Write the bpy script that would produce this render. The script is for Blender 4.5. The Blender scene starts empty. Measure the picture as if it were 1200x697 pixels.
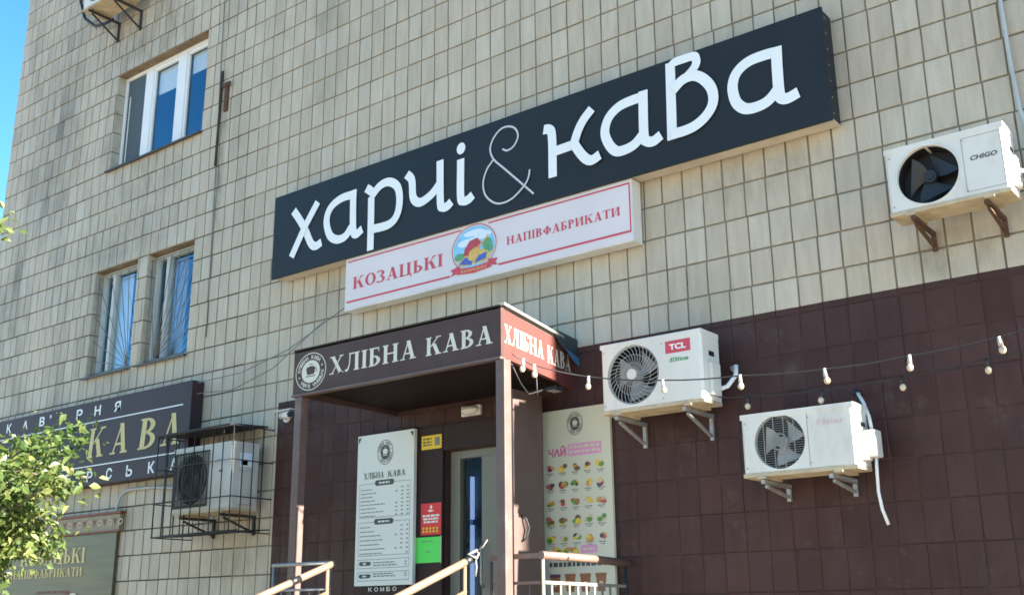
import bpy, bmesh, math, random
from mathutils import Vector, Matrix
random.seed(7)
SC = bpy.context.scene
COL = SC.collection

# ------------------------------------------------------------------ camera
cam_d = bpy.data.cameras.new('camera')
cam = bpy.data.objects.new('camera', cam_d)
COL.objects.link(cam)
SC.camera = cam
cam_d.sensor_width = 36.0
cam_d.lens = 1287.056 / 1200 * 36.0
cam_d.clip_end = 3000
YAW, PITCH, ROLL = -0.659315, 0.283367, -0.010207
_d = Vector((math.sin(YAW) * math.cos(PITCH), math.cos(YAW) * math.cos(PITCH), math.sin(PITCH)))
_r = Vector((math.cos(YAW), -math.sin(YAW), 0))
_u = _r.cross(_d)
_r2 = _r * math.cos(ROLL) + _u * math.sin(ROLL)
_u2 = -_r * math.sin(ROLL) + _u * math.cos(ROLL)
_m = Matrix((_r2, _u2, -_d)).transposed()
cam.matrix_world = Matrix.Translation((0, -7.371, 1.6)) @ _m.to_4x4()

# ------------------------------------------------------------------ sky and sun
SUN_EL = math.radians(23.5)
SUN_AZ = math.radians(90 - 1.6)          # from +Y towards +X: just behind the facade plane
sun_dir = Vector((math.sin(SUN_AZ) * math.cos(SUN_EL), math.cos(SUN_AZ) * math.cos(SUN_EL), math.sin(SUN_EL)))
W = bpy.data.worlds.new('World')
SC.world = W
W.use_nodes = True
nt = W.node_tree
sky = nt.nodes.new('ShaderNodeTexSky')
sky.sky_type = 'NISHITA'
sky.sun_disc = False
sky.sun_elevation = SUN_EL
sky.sun_rotation = SUN_AZ
sky.air_density = 0.9
sky.dust_density = 0.0
sky.ozone_density = 3.0
bg = nt.nodes['Background']
bg.inputs['Strength'].default_value = 0.05
hs = nt.nodes.new('ShaderNodeHueSaturation')
hs.inputs['Saturation'].default_value = 1.2
hs.inputs['Hue'].default_value = 0.489
nt.links.new(sky.outputs[0], hs.inputs['Color'])
nt.links.new(hs.outputs[0], bg.inputs['Color'])
sl = bpy.data.lights.new('sun', 'SUN')
sl.energy = 5.0
sl.angle = math.radians(0.53)
sl.color = (1.0, 0.93, 0.82)
so = bpy.data.objects.new('sun', sl)
COL.objects.link(so)
so.rotation_euler = sun_dir.to_track_quat('Z', 'Y').to_euler()
so.location = (20, 5, 25)
SC.view_settings.view_transform = 'Standard'
SC.view_settings.look = 'None'
SC.view_settings.gamma = 1.0
SC.view_settings.exposure = 2.85
SC.view_settings.use_curve_mapping = False
SC.cycles.filter_width = 1.65          # the soft focus of a phone picture

# ------------------------------------------------------------------ materials
MATS = {}


def srgb(r, g, b):
    def f(c):
        c /= 255.0
        return c / 12.92 if c <= 0.04045 else ((c + 0.055) / 1.055) ** 2.4
    return (f(r), f(g), f(b))


def pm(name, col, rough=0.55, var=0.12, scale=6.0, bump=0.0, metal=0.0, spec=0.5, stain=None, stain_amt=0.0,
       stretch=(1, 1, 1), emit=None, bscale=None):
    """procedural principled material: base colour broken up by noise, optional stains and relief"""
    m = bpy.data.materials.new(name)
    m.use_nodes = True
    n, l = m.node_tree.nodes, m.node_tree.links
    b = n['Principled BSDF']
    tc = n.new('ShaderNodeNewGeometry')
    mp = n.new('ShaderNodeMapping')
    mp.inputs['Scale'].default_value = stretch
    l.new(tc.outputs['Position'], mp.inputs['Vector'])
    no = n.new('ShaderNodeTexNoise')
    no.inputs['Scale'].default_value = scale
    no.inputs['Detail'].default_value = 5
    no.inputs['Roughness'].default_value = 0.6
    l.new(mp.outputs[0], no.inputs['Vector'])
    cr = n.new('ShaderNodeMapRange')
    cr.inputs['From Min'].default_value = 0.25
    cr.inputs['From Max'].default_value = 0.75
    cr.inputs['To Min'].default_value = 1 - var
    cr.inputs['To Max'].default_value = 1 + var
    l.new(no.outputs['Fac'], cr.inputs['Value'])
    mul = n.new('ShaderNodeVectorMath')
    mul.operation = 'SCALE'
    mul.inputs[0].default_value = col
    l.new(cr.outputs[0], mul.inputs['Scale'])
    out = mul.outputs[0]
    if stain is not None:
        n2 = n.new('ShaderNodeTexNoise')
        n2.inputs['Scale'].default_value = scale * 0.45
        n2.inputs['Detail'].default_value = 7
        n2.inputs['Roughness'].default_value = 0.7
        l.new(mp.outputs[0], n2.inputs['Vector'])
        r2 = n.new('ShaderNodeMapRange')
        r2.inputs['From Min'].default_value = 0.52
        r2.inputs['From Max'].default_value = 0.72
        r2.inputs['To Max'].default_value = stain_amt
        l.new(n2.outputs['Fac'], r2.inputs['Value'])
        mx = n.new('ShaderNodeMix')
        mx.data_type = 'RGBA'
        l.new(r2.outputs[0], mx.inputs['Factor'])
        l.new(out, mx.inputs[6])
        mx.inputs[7].default_value = (*stain, 1)
        out = mx.outputs[2]
    l.new(out, b.inputs['Base Color'])
    b.inputs['Roughness'].default_value = rough
    b.inputs['Metallic'].default_value = metal
    b.inputs['Specular IOR Level'].default_value = spec
    if bump:
        nb = n.new('ShaderNodeTexNoise')
        nb.inputs['Scale'].default_value = bscale or scale * 4
        nb.inputs['Detail'].default_value = 4
        l.new(mp.outputs[0], nb.inputs['Vector'])
        bp = n.new('ShaderNodeBump')
        bp.inputs['Strength'].default_value = bump
        bp.inputs['Distance'].default_value = 0.01
        l.new(nb.outputs['Fac'], bp.inputs['Height'])
        l.new(bp.outputs[0], b.inputs['Normal'])
    if emit:
        b.inputs['Emission Color'].default_value = (*emit[0], 1)
        b.inputs['Emission Strength'].default_value = emit[1]
    MATS[name] = m
    return m


def tile_mat(name, cols, per_object, rough=0.5, streak=0.13, grime=(0.115, 0.108, 0.078), grime_amt=0.70, gloss_var=True,
             scuff=None, stains=()):
    """glazed facade tile: a random tone for each tile, vertical glaze streaks, grime running down the facade"""
    m = bpy.data.materials.new(name)
    m.use_nodes = True
    n, l = m.node_tree.nodes, m.node_tree.links
    b = n['Principled BSDF']
    if per_object:
        rn = n.new('ShaderNodeObjectInfo').outputs['Random']
    else:
        at = n.new('ShaderNodeAttribute')
        at.attribute_name = 'tone'
        rn = at.outputs['Fac']
    ramp = n.new('ShaderNodeValToRGB')
    e = ramp.color_ramp.elements
    for i, c in enumerate(cols):
        p = i / (len(cols) - 1)
        if i == 0:
            e[0].position = 0
            e[0].color = (*c, 1)
        elif i == len(cols) - 1:
            e[-1].position = 1
            e[-1].color = (*c, 1)
        else:
            q = e.new(p)
            q.color = (*c, 1)
    l.new(rn, ramp.inputs[0])
    g = n.new('ShaderNodeNewGeometry')

    def noise(sc, stretch, detail=4, rough_=0.6):
        mp = n.new('ShaderNodeMapping')
        mp.inputs['Scale'].default_value = stretch
        l.new(g.outputs['Position'], mp.inputs['Vector'])
        t = n.new('ShaderNodeTexNoise')
        t.inputs['Scale'].default_value = sc
        t.inputs['Detail'].default_value = detail
        t.inputs['Roughness'].default_value = rough_
        l.new(mp.outputs[0], t.inputs['Vector'])
        return t.outputs['Fac']

    def mrange(v, a, c, lo, hi):
        r = n.new('ShaderNodeMapRange')
        r.inputs['From Min'].default_value = a
        r.inputs['From Max'].default_value = c
        r.inputs['To Min'].default_value = lo
        r.inputs['To Max'].default_value = hi
        l.new(v, r.inputs['Value'])
        return r.outputs[0]
    s = mrange(noise(15, (1, 1, 0.16)), 0.3, 0.7, 1 - streak, 1 + streak * 0.6)
    f = mrange(noise(60, (1, 1, 1)), 0.3, 0.7, 0.94, 1.06)
    mm = n.new('ShaderNodeMath')
    mm.operation = 'MULTIPLY'
    l.new(s, mm.inputs[0])
    l.new(f, mm.inputs[1])
    mul = n.new('ShaderNodeVectorMath')
    mul.operation = 'SCALE'
    l.new(ramp.outputs[0], mul.inputs[0])
    l.new(mm.outputs[0], mul.inputs['Scale'])
    # grime: long vertical runs, growing denser towards the left of the facade
    run = mrange(noise(1.5, (1, 1, 0.3), 6, 0.65), 0.42, 0.68, 0.0, 1.0)
    patch = mrange(noise(0.4, (1, 1, 0.7), 3), 0.40, 0.60, 0.30, 1.0)
    gm = n.new('ShaderNodeMath')
    gm.operation = 'MULTIPLY'
    l.new(run, gm.inputs[0])
    l.new(patch, gm.inputs[1])
    sx = n.new('ShaderNodeSeparateXYZ')
    l.new(g.outputs['Position'], sx.inputs[0])
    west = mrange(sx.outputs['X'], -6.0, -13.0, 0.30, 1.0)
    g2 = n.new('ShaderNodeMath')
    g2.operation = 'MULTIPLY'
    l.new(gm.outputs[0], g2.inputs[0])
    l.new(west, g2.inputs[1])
    g3 = n.new('ShaderNodeMath')
    g3.operation = 'MULTIPLY'
    gr = mrange(rn, 0.0, 1.0, grime_amt * 1.3, grime_amt * 0.55)      # some tiles hold the dirt more than others
    l.new(gr, g3.inputs[1])
    l.new(g2.outputs[0], g3.inputs[0])
    total = g3.outputs[0]
    if stains:
        bn = mrange(noise(5.0, (1, 1, 0.35), 6, 0.7), 0.34, 0.66, 0.0, 1.0)
        for (cx_, cz_, rx_, rz_, am) in stains:
            acc = None
            for ax_, c0, r0 in (('X', cx_, rx_), ('Z', cz_, rz_)):
                d_ = n.new('ShaderNodeMath')
                d_.operation = 'MULTIPLY_ADD'
                d_.inputs[1].default_value = 1.0 / r0
                d_.inputs[2].default_value = -c0 / r0
                l.new(sx.outputs[ax_], d_.inputs[0])
                p_ = n.new('ShaderNodeMath')
                p_.operation = 'MULTIPLY'
                l.new(d_.outputs[0], p_.inputs[0])
                l.new(d_.outputs[0], p_.inputs[1])
                if acc is None:
                    acc = p_.outputs[0]
                else:
                    a_ = n.new('ShaderNodeMath')
                    l.new(acc, a_.inputs[0])
                    l.new(p_.outputs[0], a_.inputs[1])
                    acc = a_.outputs[0]
            fall = mrange(acc, 0.15, 1.0, am, 0.0)
            q_ = n.new('ShaderNodeMath')
            q_.operation = 'MULTIPLY'
            l.new(fall, q_.inputs[0])
            l.new(bn, q_.inputs[1])
            t_m = n.new('ShaderNodeMath')
            t_m.operation = 'MAXIMUM'
            l.new(total, t_m.inputs[0])
            l.new(q_.outputs[0], t_m.inputs[1])
            total = t_m.outputs[0]
    mx = n.new('ShaderNodeMix')
    mx.data_type = 'RGBA'
    l.new(total, mx.inputs['Factor'])
    l.new(mul.outputs[0], mx.inputs[6])
    mx.inputs[7].default_value = (*grime, 1)
    out = mx.outputs[2]
    if scuff:
        sc1 = mrange(noise(2.6, (1, 1, 1), 10, 0.8), 0.55, 0.74, 0.0, 0.6)
        sc2 = mrange(noise(0.9, (1, 1, 1.4), 6, 0.6), 0.35, 0.68, 0.82, 1.22)
        s2 = n.new('ShaderNodeVectorMath')
        s2.operation = 'SCALE'
        l.new(out, s2.inputs[0])
        l.new(sc2, s2.inputs['Scale'])
        out = s2.outputs[0]
        m2 = n.new('ShaderNodeMix')
        m2.data_type = 'RGBA'
        l.new(sc1, m2.inputs['Factor'])
        l.new(out, m2.inputs[6])
        m2.inputs[7].default_value = (*scuff, 1)
        out = m2.outputs[2]
    l.new(out, b.inputs['Base Color'])
    rr = mrange(noise(9, (1, 1, 0.4)), 0.3, 0.7, rough - 0.1, rough + 0.2)
    l.new(rr, b.inputs['Roughness'])
    b.inputs['Specular IOR Level'].default_value = 0.18 if scuff else 0.4
    bp = n.new('ShaderNodeBump')
    bp.inputs['Strength'].default_value = 0.25
    bp.inputs['Distance'].default_value = 0.006
    l.new(noise(14, (1, 1, 0.3)), bp.inputs['Height'])
    l.new(bp.outputs[0], b.inputs['Normal'])
    MATS[name] = m
    return m


CREAM = [(0.440, 0.385, 0.300), (0.458, 0.402, 0.316), (0.468, 0.412, 0.325), (0.482, 0.422, 0.330), (0.462, 0.402, 0.310), (0.478, 0.432, 0.350), (0.500, 0.448, 0.360)]
BROWN = [(0.050, 0.0235, 0.0215), (0.056, 0.027, 0.025), (0.062, 0.031, 0.0285), (0.053, 0.0275, 0.0265)]
# dirt with a place of its own: soot over the window, drips below sills, units and the big sign
STAINS = [(-12.0, 9.15, 1.5, 0.75, 0.7), (-11.5, 7.0, 1.3, 0.45, 0.5), (-12.0, 6.25, 1.5, 0.5, 0.55), (-11.9, 4.35, 1.0, 0.3, 0.5), (-1.95, 3.92, 0.5, 0.22, 0.62),
          (-9.3, 2.25, 0.7, 0.35, 0.55), (-10.06, 6.9, 0.12, 1.3, 0.8), (-13.8, 8.6, 0.9, 1.8, 0.5), (-3.4, 4.85, 0.9, 0.28, 0.42), (-8.1, 4.75, 0.6, 0.3, 0.4)]
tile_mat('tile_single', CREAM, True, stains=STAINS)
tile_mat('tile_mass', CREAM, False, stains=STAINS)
tile_mat('brown_single', BROWN, True, rough=0.5, streak=0.12, grime=(0.075, 0.055, 0.052), grime_amt=0.5, scuff=(0.125, 0.095, 0.09))
tile_mat('brown_mass', BROWN, False, rough=0.5, streak=0.12, grime=(0.075, 0.055, 0.052), grime_amt=0.5, scuff=(0.125, 0.095, 0.09))
pm('grout', (0.185, 0.160, 0.115), 0.9, 0.4, 5, 0.3, stain=(0.09, 0.075, 0.055), stain_amt=0.75)
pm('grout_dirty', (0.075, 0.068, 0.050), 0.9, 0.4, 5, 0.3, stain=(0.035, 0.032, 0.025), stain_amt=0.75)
pm('brown_grout', (0.040, 0.0185, 0.017), 0.8, 0.5, 4, 0.2, stain=(0.12, 0.085, 0.08), stain_amt=0.6)
pm('render', (0.32, 0.31, 0.27), 0.9, 0.15, 3, 0.3)
pm('reveal', (0.36, 0.33, 0.26), 0.7, 0.2, 7, 0.2, stain=(0.15, 0.12, 0.08), stain_amt=0.6)
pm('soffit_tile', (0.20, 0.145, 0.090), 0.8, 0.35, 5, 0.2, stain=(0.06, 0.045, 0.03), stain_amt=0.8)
pm('paving', (0.27, 0.225, 0.165), 0.9, 0.15, 2, 0.2)
pm('concrete', (0.26, 0.25, 0.23), 0.9, 0.18, 4, 0.3)
pm('pvc', (0.72, 0.74, 0.75), 0.35, 0.04, 5)
pm('pvc_dirty', (0.50, 0.53, 0.52), 0.45, 0.12, 8)
pm('net', (0.065, 0.095, 0.115), 0.9, 0.1, 20)
pm('blind', (0.80, 0.82, 0.82), 0.8, 0.06, 5)
pm('curtain', (0.35, 0.30, 0.22), 0.9, 0.3, 10, stretch=(6, 1, 0.4))
pm('dark_room', (0.02, 0.02, 0.022), 0.9, 0.2, 3)
pm('sill_metal', (0.045, 0.044, 0.040), 0.5, 0.3, 10, 0.1)
pm('rust', (0.085, 0.042, 0.024), 0.85, 0.4, 25, 0.4, stain=(0.035, 0.022, 0.016), stain_amt=0.8)
pm('rust_stain', (0.045, 0.032, 0.024), 0.9, 0.35, 18, 0.1)
pm('bar_grey', (0.17, 0.165, 0.155), 0.6, 0.25, 20)
pm('bar_dark', (0.022, 0.022, 0.024), 0.6, 0.3, 20)
pm('ac_white', (0.62, 0.62, 0.585), 0.42, 0.07, 4, stain=(0.38, 0.34, 0.26), stain_amt=0.65, stretch=(1, 1, 0.4))
pm('ac_cream', (0.46, 0.46, 0.43), 0.45, 0.06, 3, stain=(0.36, 0.31, 0.22), stain_amt=0.5)
pm('ac_base', (0.45, 0.38, 0.26), 0.6, 0.25, 9, 0.1, stain=(0.20, 0.14, 0.07), stain_amt=0.7)
pm('fan_dark', (0.012, 0.013, 0.014), 0.5, 0.2, 10)
pm('fan_blade', (0.018, 0.021, 0.025), 0.42, 0.15, 10)
pm('fan_silver', (0.46, 0.47, 0.46), 0.5, 0.15, 10)
pm('fan_grey', (0.22, 0.23, 0.23), 0.5, 0.15, 10)
pm('grille_wire', (0.42, 0.44, 0.44), 0.45, 0.1, 20)
pm('grille_black', (0.03, 0.03, 0.03), 0.5, 0.2, 20)
pm('steel', (0.32, 0.32, 0.31), 0.45, 0.25, 14, 0.1, metal=0.4)
pm('pipe_white', (0.68, 0.70, 0.70), 0.5, 0.1, 10)
pm('pipe_grey', (0.38, 0.42, 0.43), 0.55, 0.15, 10)
pm('cable', (0.018, 0.018, 0.02), 0.6, 0.2, 10)
pm('cable_grey', (0.12, 0.13, 0.13), 0.6, 0.2, 10)
pm('sign_navy', (0.015, 0.020, 0.025), 0.5, 0.12, 1.2, spec=0.25)
pm('letter_white', (0.74, 0.78, 0.80), 0.5, 0.03, 2)
pm('letter_thin', (0.50, 0.53, 0.56), 0.5, 0.03, 2)
pm('sign_back', (0.50, 0.45, 0.36), 0.6, 0.15, 4, stain=(0.25, 0.2, 0.13), stain_amt=0.5)
pm('sign_pale', (0.64, 0.59, 0.61), 0.45, 0.04, 2)
pm('sign_side', (0.62, 0.61, 0.58), 0.5, 0.12, 5, stain=(0.34, 0.28, 0.2), stain_amt=0.5)
pm('sign_red', (0.52, 0.055, 0.085), 0.5, 0.06, 3)
pm('emb_sky', (0.22, 0.50, 0.72), 0.5, 0.15, 14)
pm('emb_cloud', (0.62, 0.72, 0.80), 0.5, 0.08, 14)
pm('emb_green', (0.10, 0.30, 0.14), 0.5, 0.3, 30)
pm('emb_field', (0.55, 0.42, 0.14), 0.5, 0.25, 30)
pm('emb_red', (0.42, 0.05, 0.06), 0.5, 0.2, 30)
pm('emb_blue', (0.06, 0.11, 0.42), 0.5, 0.25, 30)
pm('emb_gold', (0.62, 0.40, 0.10), 0.5, 0.2, 30)
pm('maroon', (0.034, 0.018, 0.023), 0.5, 0.15, 3, spec=0.3)
pm('gold', (0.50, 0.38, 0.14), 0.4, 0.15, 12, metal=0.2)
pm('canopy_brown', (0.056, 0.033, 0.030), 0.55, 0.15, 4, spec=0.3, stain=(0.09, 0.07, 0.065), stain_amt=0.35)
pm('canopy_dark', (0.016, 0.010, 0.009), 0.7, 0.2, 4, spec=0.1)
pm('canopy_red', (0.118, 0.034, 0.029), 0.5, 0.1, 4, stain=(0.19, 0.06, 0.05), stain_amt=0.3)
pm('cream_letter', (0.56, 0.56, 0.47), 0.5, 0.08, 8)
pm('roof_metal', (0.20, 0.22, 0.20), 0.5, 0.2, 5, metal=0.2)
pm('roof_tarp', (0.015, 0.03, 0.035), 0.6, 0.2, 8)
pm('tarp_blue', (0.03, 0.10, 0.20), 0.6, 0.2, 8)
pm('post_brown', (0.105, 0.069, 0.061), 0.5, 0.15, 10, 0.1, stain=(0.22, 0.16, 0.14), stain_amt=0.5)
pm('door_brown', (0.100, 0.066, 0.058), 0.5, 0.15, 6, 0.1)
pm('panel_brown', (0.034, 0.021, 0.020), 0.6, 0.2, 5, spec=0.2)
pm('door_white', (0.17, 0.17, 0.14), 0.45, 0.08, 4)
pm('menu_white', (0.62, 0.66, 0.63), 0.45, 0.03, 3)
pm('ink', (0.06, 0.065, 0.06), 0.6, 0.2, 40)
pm('ink_soft', (0.17, 0.19, 0.18), 0.6, 0.25, 60)
pm('yellow', (0.72, 0.50, 0.02), 0.5, 0.05, 8)
pm('note_red', (0.60, 0.035, 0.035), 0.5, 0.06, 8)
pm('note_green', (0.09, 0.66, 0.10), 0.5, 0.06, 8)
pm('paper', (0.72, 0.72, 0.70), 0.6, 0.05, 8)
pm('poster_cream', (0.52, 0.515, 0.40), 0.4, 0.05, 2)
pm('magenta', (0.52, 0.07, 0.25), 0.5, 0.1, 20)
pm('pale_pink', (0.60, 0.40, 0.44), 0.5, 0.1, 20)
pm('pinkish', (0.60, 0.26, 0.44), 0.5, 0.1, 20)
for nm, c in [('fruit_red', (0.42, 0.09, 0.06)), ('fruit_green', (0.10, 0.24, 0.04)), ('fruit_brown', (0.16, 0.09, 0.05)),
              ('fruit_yellow', (0.62, 0.46, 0.06)), ('fruit_orange', (0.52, 0.24, 0.07)), ('fruit_purple', (0.10, 0.04, 0.09)),
              ('fruit_pale', (0.52, 0.40, 0.28))]:
    pm(nm, c, 0.5, 0.35, 45)
pm('cup_brown', (0.25, 0.10, 0.045), 0.5, 0.25, 30)
pm('rail_cream', (0.155, 0.108, 0.073), 0.5, 0.15, 14, 0.1, stain=(0.26, 0.16, 0.10), stain_amt=0.6)
pm('rail_brown', (0.15, 0.095, 0.075), 0.55, 0.2, 12, 0.15, stain=(0.10, 0.06, 0.05), stain_amt=0.6)
pm('rail_white', (0.20, 0.18, 0.155), 0.5, 0.12, 14)
pm('tape_black', (0.012, 0.012, 0.013), 0.4, 0.1, 10)
pm('lamp_white', (0.62, 0.61, 0.55), 0.4, 0.05, 5)
pm('bulb_glass', (0.50, 0.42, 0.31), 0.12, 0.05, 10)
pm('socket_white', (0.42, 0.41, 0.39), 0.5, 0.06, 10)
pm('board_green', (0.095, 0.084, 0.042), 0.38, 0.3, 3, 0.05, stretch=(0.4, 1, 5), stain=(0.15, 0.12, 0.05), stain_amt=0.6, metal=0.25)
pm('board_band', (0.23, 0.18, 0.10), 0.5, 0.25, 10)
pm('board_red', (0.17, 0.045, 0.025), 0.55, 0.25, 8)
pm('bark', (0.10, 0.075, 0.05), 0.9, 0.3, 20, 0.5)
pm('led', (0.5, 0.6, 0.8), 0.4, 0.02, 5, emit=((0.36, 0.50, 0.85), 0.12))
pm('led_blue', (0.02, 0.05, 0.16), 0.4, 0.3, 20, emit=((0.03, 0.07, 0.22), 0.16))
pm('case_blue', (0.02, 0.04, 0.12), 0.3, 0.3, 8)


def glass_mat(name, ior, tint, refl=(0.9, 0.95, 1.0)):
    m = bpy.data.materials.new(name)
    m.use_nodes = True
    n, l = m.node_tree.nodes, m.node_tree.links
    n.remove(n['Principled BSDF'])
    fr = n.new('ShaderNodeFresnel')
    fr.inputs['IOR'].default_value = ior
    tr = n.new('ShaderNodeBsdfTransparent')
    tr.inputs['Color'].default_value = (*tint, 1)
    gl = n.new('ShaderNodeBsdfGlossy')
    gl.inputs['Roughness'].default_value = 0.02
    gl.inputs['Color'].default_value = (*refl, 1)
    no = n.new('ShaderNodeTexNoise')
    no.inputs['Scale'].default_value = 1.7
    g = n.new('ShaderNodeNewGeometry')
    l.new(g.outputs['Position'], no.inputs['Vector'])
    bp = n.new('ShaderNodeBump')
    bp.inputs['Strength'].default_value = 0.05
    bp.inputs['Distance'].default_value = 0.05
    l.new(no.outputs['Fac'], bp.inputs['Height'])
    l.new(bp.outputs[0], gl.inputs['Normal'])
    mx = n.new('ShaderNodeMixShader')
    bk = n.new('ShaderNodeMath')
    bk.operation = 'SUBTRACT'
    bk.inputs[0].default_value = 1.0
    l.new(g.outputs['Backfacing'], bk.inputs[1])
    fm = n.new('ShaderNodeMath')
    fm.operation = 'MULTIPLY'
    l.new(fr.outputs[0], fm.inputs[0])
    l.new(bk.outputs[0], fm.inputs[1])
    l.new(fm.outputs[0], mx.inputs[0])
    l.new(tr.outputs[0], mx.inputs[1])
    l.new(gl.outputs[0], mx.inputs[2])
    l.new(mx.outputs[0], n['Material Output'].inputs['Surface'])
    MATS[name] = m


glass_mat('glass', 2.7, (0.92, 0.95, 0.95), (0.42, 0.74, 1.0))
glass_mat('door_glass', 1.22, (0.8, 0.85, 0.88))


def leaf_mat():
    m = bpy.data.materials.new('leaf')
    m.use_nodes = True
    n, l = m.node_tree.nodes, m.node_tree.links
    b = n['Principled BSDF']
    at = n.new('ShaderNodeAttribute')
    at.attribute_name = 'tone'
    r = n.new('ShaderNodeValToRGB')
    e = r.color_ramp.elements
    e[0].color = (0.038, 0.075, 0.018, 1)
    e[1].color = (0.23, 0.235, 0.085, 1)
    q = e.new(0.5)
    q.color = (0.080, 0.118, 0.032, 1)
    l.new(at.outputs['Fac'], r.inputs[0])
    l.new(r.outputs[0], b.inputs['Base Color'])
    b.inputs['Roughness'].default_value = 0.42
    tl = n.new('ShaderNodeBsdfTranslucent')
    sc = n.new('ShaderNodeVectorMath')
    sc.operation = 'MULTIPLY'
    sc.inputs[1].default_value = (1.5, 1.7, 0.6)
    l.new(r.outputs[0], sc.inputs[0])
    l.new(sc.outputs[0], tl.inputs['Color'])
    mx = n.new('ShaderNodeMixShader')
    mx.inputs[0].default_value = 0.4
    l.new(b.outputs[0], mx.inputs[1])
    l.new(tl.outputs[0], mx.inputs[2])
    l.new(mx.outputs[0], n['Material Output'].inputs['Surface'])
    MATS['leaf'] = m


leaf_mat()


# ------------------------------------------------------------------ mesh builder
class MB:
    """collects faces (each with a material name) in world coordinates; build() links ONE mesh object"""

    def __init__(self):
        self.v, self.f, self.m, self.s = [], [], [], []

    def face(self, pts, mat, smooth=False):
        i = len(self.v)
        self.v += [tuple(p) for p in pts]
        self.f.append(tuple(range(i, i + len(pts))))
        self.m.append(mat)
        self.s.append(smooth)

    def raw(self, verts, faces, mat, smooth=False):
        i = len(self.v)
        self.v += [tuple(p) for p in verts]
        for f in faces:
            self.f.append(tuple(k + i for k in f))
            self.m.append(mat)
            self.s.append(smooth)

    def box(self, x0, x1, y0, y1, z0, z1, mat):
        v = [(x0, y0, z0), (x1, y0, z0), (x1, y1, z0), (x0, y1, z0), (x0, y0, z1), (x1, y0, z1), (x1, y1, z1), (x0, y1, z1)]
        self.raw(v, [(0, 3, 2, 1), (4, 5, 6, 7), (0, 1, 5, 4), (1, 2, 6, 5), (2, 3, 7, 6), (3, 0, 4, 7)], mat)
        return self

    def cbox(self, x0, x1, y0, y1, z0, z1, mat, c=0.01):
        bm = bmesh.new()
        bmesh.ops.create_cube(bm, size=1)
        for v in bm.verts:
            v.co = Vector(((x0 + x1) / 2 + v.co.x * (x1 - x0), (y0 + y1) / 2 + v.co.y * (y1 - y0), (z0 + z1) / 2 + v.co.z * (z1 - z0)))
        bmesh.ops.bevel(bm, geom=list(bm.edges), offset=c, segments=2, affect='EDGES', profile=0.7)
        bm.verts.index_update()
        self.raw([v.co[:] for v in bm.verts], [tuple(v.index for v in f.verts) for f in bm.faces], mat)
        bm.free()
        return self

    def beam(self, a, b, w, h, mat, up=(0, 0, 1)):
        a, b = Vector(a), Vector(b)
        d = (b - a).normalized()
        u = Vector(up)
        if abs(d.dot(u)) > 0.95:
            u = Vector((0, 1, 0))
        s = d.cross(u).normalized()
        u = s.cross(d)
        v = []
        for p in (a, b):
            for (i, j) in ((-1, -1), (1, -1), (1, 1), (-1, 1)):
                v.append(p + s * w / 2 * i + u * h / 2 * j)
        self.raw(v, [(0, 1, 2, 3), (7, 6, 5, 4), (0, 4, 5, 1), (1, 5, 6, 2), (2, 6, 7, 3), (3, 7, 4, 0)], mat)
        return self

    def tube(self, pts, r, mat, n=8, caps=True, smooth=True):
        pts = [Vector(p) for p in pts]
        rs = r if isinstance(r, (list, tuple)) else [r] * len(pts)
        rings = []
        s = None
        for i, p in enumerate(pts):
            d = (pts[min(i + 1, len(pts) - 1)] - pts[max(i - 1, 0)]).normalized()
            if s is None:
                u = Vector((0, 0, 1)) if abs(d.z) < 0.9 else Vector((1, 0, 0))
                s = d.cross(u).normalized()
            else:
                s = (s - d * s.dot(d)).normalized()
            t = d.cross(s)
            rings.append([p + (s * math.cos(2 * math.pi * k / n) + t * math.sin(2 * math.pi * k / n)) * rs[i] for k in range(n)])
        i0 = len(self.v)
        for rg in rings:
            self.v += [tuple(q) for q in rg]
        for i in range(len(rings) - 1):
            for k in range(n):
                self.f.append((i0 + i * n + k, i0 + i * n + (k + 1) % n, i0 + (i + 1) * n + (k + 1) % n, i0 + (i + 1) * n + k))
                self.m.append(mat)
                self.s.append(smooth)
        if caps:
            self.f.append(tuple(i0 + k for k in range(n))[::-1])
            self.f.append(tuple(i0 + (len(rings) - 1) * n + k for k in range(n)))
            self.m += [mat, mat]
            self.s += [False, False]
        return self

    def sphere(self, c, r, mat, n=10, sz=1.0):
        c = Vector(c)
        v, f = [], []
        m = max(4, n // 2)
        for i in range(m + 1):
            th = math.pi * i / m
            for k in range(n):
                ph = 2 * math.pi * k / n
                v.append(c + Vector((math.sin(th) * math.cos(ph), math.sin(th) * math.sin(ph), math.cos(th) * sz)) * r)
        for i in range(m):
            for k in range(n):
                f.append((i * n + k, (i + 1) * n + k, (i + 1) * n + (k + 1) % n, i * n + (k + 1) % n))
        self.raw(v, f, mat, True)
        return self

    def build(self, name, parent=None, label=None, kind=None):
        me = bpy.data.meshes.new(name)
        off = Vector((0, 0, 0))
        p = parent
        while p is not None:
            off += p.location
            p = p.parent
        # origin at the bounding-box base of the mesh
        if self.v:
            xs, ys, zs = zip(*self.v)
            org = Vector(((min(xs) + max(xs)) / 2, (min(ys) + max(ys)) / 2, min(zs)))
        else:
            org = Vector()
        me.from_pydata([(a - org.x, b - org.y, c - org.z) for a, b, c in self.v], [], self.f)
        names = []
        for k in self.m:
            if k not in names:
                names.append(k)
        for k in names:
            me.materials.append(MATS[k])
        idx = {k: i for i, k in enumerate(names)}
        me.polygons.foreach_set('material_index', [idx[k] for k in self.m])
        me.polygons.foreach_set('use_smooth', self.s)
        me.update()
        o = bpy.data.objects.new(name, me)
        COL.objects.link(o)
        o.location = org - off
        if parent is not None:
            o.parent = parent
        if label:
            o['label'] = label
        if kind:
            o['kind'] = kind
        return o


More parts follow.
